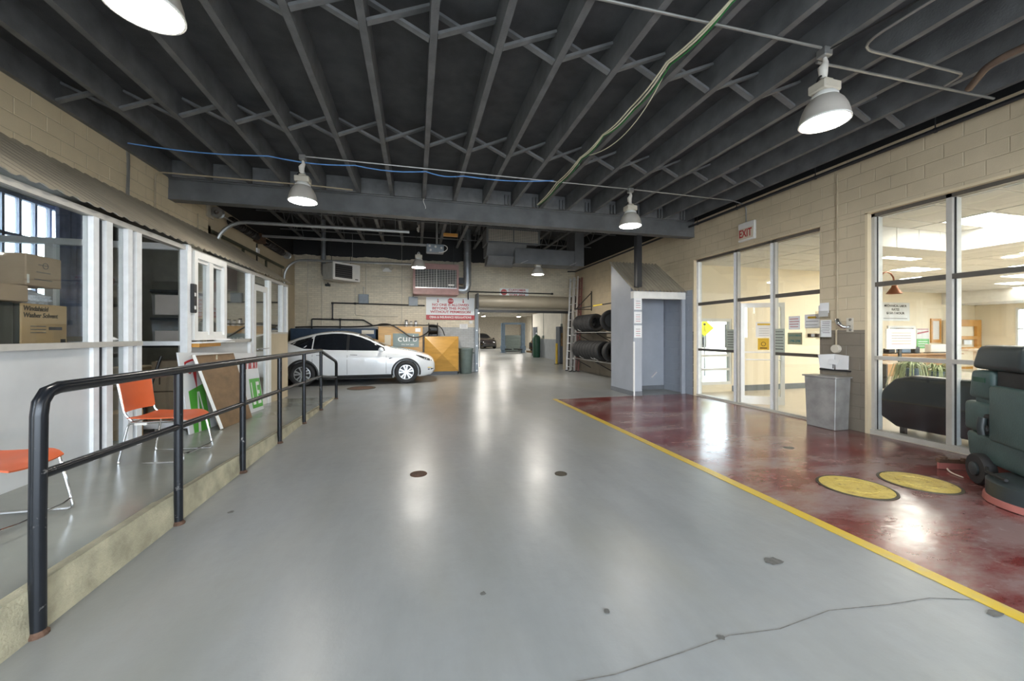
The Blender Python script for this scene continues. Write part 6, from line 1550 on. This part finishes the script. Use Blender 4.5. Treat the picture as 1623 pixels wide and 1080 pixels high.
for k in range(26):
    x, y, z, s = random.uniform(9.7, 11.1), random.uniform(30.9, 32.2), random.uniform(.12, 1.15), random.uniform(.1, .28)
    MB().lathe([(s*.4, -s), (s, -s*.6), (s, s*.6), (s*.5, s)], (x, y, z+s*.4), random.choice('xyz'), 10).build('machine_piece', random.choice(['parts_brown', 'car_trim', 'rust', 'parts_brown', 'silver']), t)
MB().box(9.5, 11.3, 30.7, 32.4, 0, .14).build('pallet', 'parts_brown', t)
struct(MB().box(8.31, 8.352, 25.7, 26.6, 0, 2.1).build('door_4', 'shop_door'), 'slate door in the white shop wall')
t = thing('green_tank', 'dark green upright tank against the grey shop wall', 'tank', (8.0, 24.9, 0))
MB().lathe([(.24, 0), (.26, .05), (.26, 1.35), (.20, 1.48), (.05, 1.55), (.05, 1.60)], (8.04, 24.9, 0), n=20).build('body', 'green_tank', t, smooth=True); MB().lathe([(.08, 1.60), (.08, 1.68), (.001, 1.70)], (8.04, 24.9, 0), n=12).build('valve', 'silver', t)
t = thing('steel_locker', 'tall slate steel locker just past the shutter', 'locker', (7.7, 19.3, 0))
MB().box(7.45, 8.05, 19.1, 19.65, .03, 2.0).build('body', 'shop_door', t, bevel=.01); MB().box(7.47, 8.03, 19.08, 19.1, .08, 1.96).build('door', 'shop_door', t); MB().box(7.52, 7.55, 19.05, 19.08, 1.0, 1.15).build('handle', 'silver', t); MB().box(7.5, 8.0, 19.15, 19.6, 0, .03).build('foot', 'car_trim', t)
t = thing('safety_post', 'yellow safety post near the slate locker', 'post', (7.25, 19.0, 0))
MB().cyl((7.25, 19.0, 0), (7.25, 19.0, 1.10), .06, 14).build('post', 'yellow_post', t, smooth=True); MB().lathe([(.12, 0), (.12, .02)], (7.25, 19.0, 0), n=16).build('base', 'car_trim', t)
t = thing('work_apron', 'brown cloth hanging on the slate locker', 'cloth', (7.75, 19.0, 1.1))
MB().grid([[(7.50+.08*j, 19.03+.02*math.sin(j*2), z) for j in range(7)] for z in (.95, 1.3, 1.65)]).build('cloth', 'parts_brown', t, smooth=True, solid=.01)
MB().box(7.72, 7.76, 19.02, 19.08, 1.65, 1.72).build('hook', 'silver', t)
for k, (x, y, z, lab) in enumerate(((8.33, 21.0, 2.1, 'grey outlet box high on the shop wall near the shutter'), (8.33, 24.3, 1.4, 'grey outlet box low on the shop wall by the tank'))):
    t = thing('outlet_box', lab, 'outlet box', (x, y, z), group='outlet boxes on the shop wall')
    MB().box(x-.05, x+.02, y-.08, y+.08, z-.1, z+.1).build('case', 'tool_grey', t); MB().cyl((x, y, z+.1), (x, y, 3.0), .012, 6).build('conduit_drop', 'tool_grey', t)

# ================================================================== STREET SEEN THROUGH THE END WINDOW
t = thing('street_tree', 'green street tree seen through the office end window', 'tree', (15.9, 19.5, -.25), 0)
MB().tube([(0, 0, 0), (.05, 0, 1.2), (0, .1, 2.6)], [.14, .10, .05], 10).build('trunk', 'bark', t, smooth=True)
mb = MB()
for k in range(900):
    v = Vector((random.gauss(0, 1), random.gauss(0, 1), random.gauss(0, .8))); v = v.normalized()*random.uniform(.5, 1.25)
    c = v+Vector((0, 0, 2.6)); a = Vector((random.uniform(-1, 1), random.uniform(-1, 1), random.uniform(-1, 1))).normalized()*.11; b = a.orthogonal().normalized()*.08
    mb.quad(c-a, c-b, c+a, c+b)
o = mb.build('foliage', 'leaf', t); o['kind'] = 'stuff'
t = thing('crossing_sign', 'yellow diamond crossing sign outside the office end window', 'road sign', (12.45, 14.3, -.25), R(-40))
MB().cyl((0, 0, 0), (0, 0, 2.6), .03, 10).build('pole', 'grey_conduit', t)
MB().prism([(0, 1.75), (.36, 2.11), (0, 2.47), (-.36, 2.11)], 'y', -.05, -.035).build('diamond', 'street_yellow', t)
o = MB().lathe([(.001, -.006), (.05, -.006), (.05, 0)], (0, -.05, 2.28), 'y', 12).build('walker_head', 'ink', t)
MB().bar((0, -.053, 2.22), (0, -.053, 2.05), .09, .006).bar((0, -.053, 2.06), (.08, -.053, 1.90), .04, .006).bar((0, -.053, 2.06), (-.08, -.053, 1.90), .04, .006).build('walker_body', 'ink', t)
build_car('white car parked on the street outside the end window', 'car_white', (14.3, 17.4, -.25), R(150), 1.0)
t = thing('shop_front', 'pale building across the street seen through the end window', 'building', (22, 26, -.25), R(-40))
MB().box(-9, 9, 0, 4, 0, 5).build('wall', 'cream', t)
for k in range(5): MB().box(-8+3.3*k, -6+3.3*k, -.05, 0, .8, 2.6).build('window', 'car_glass', t)
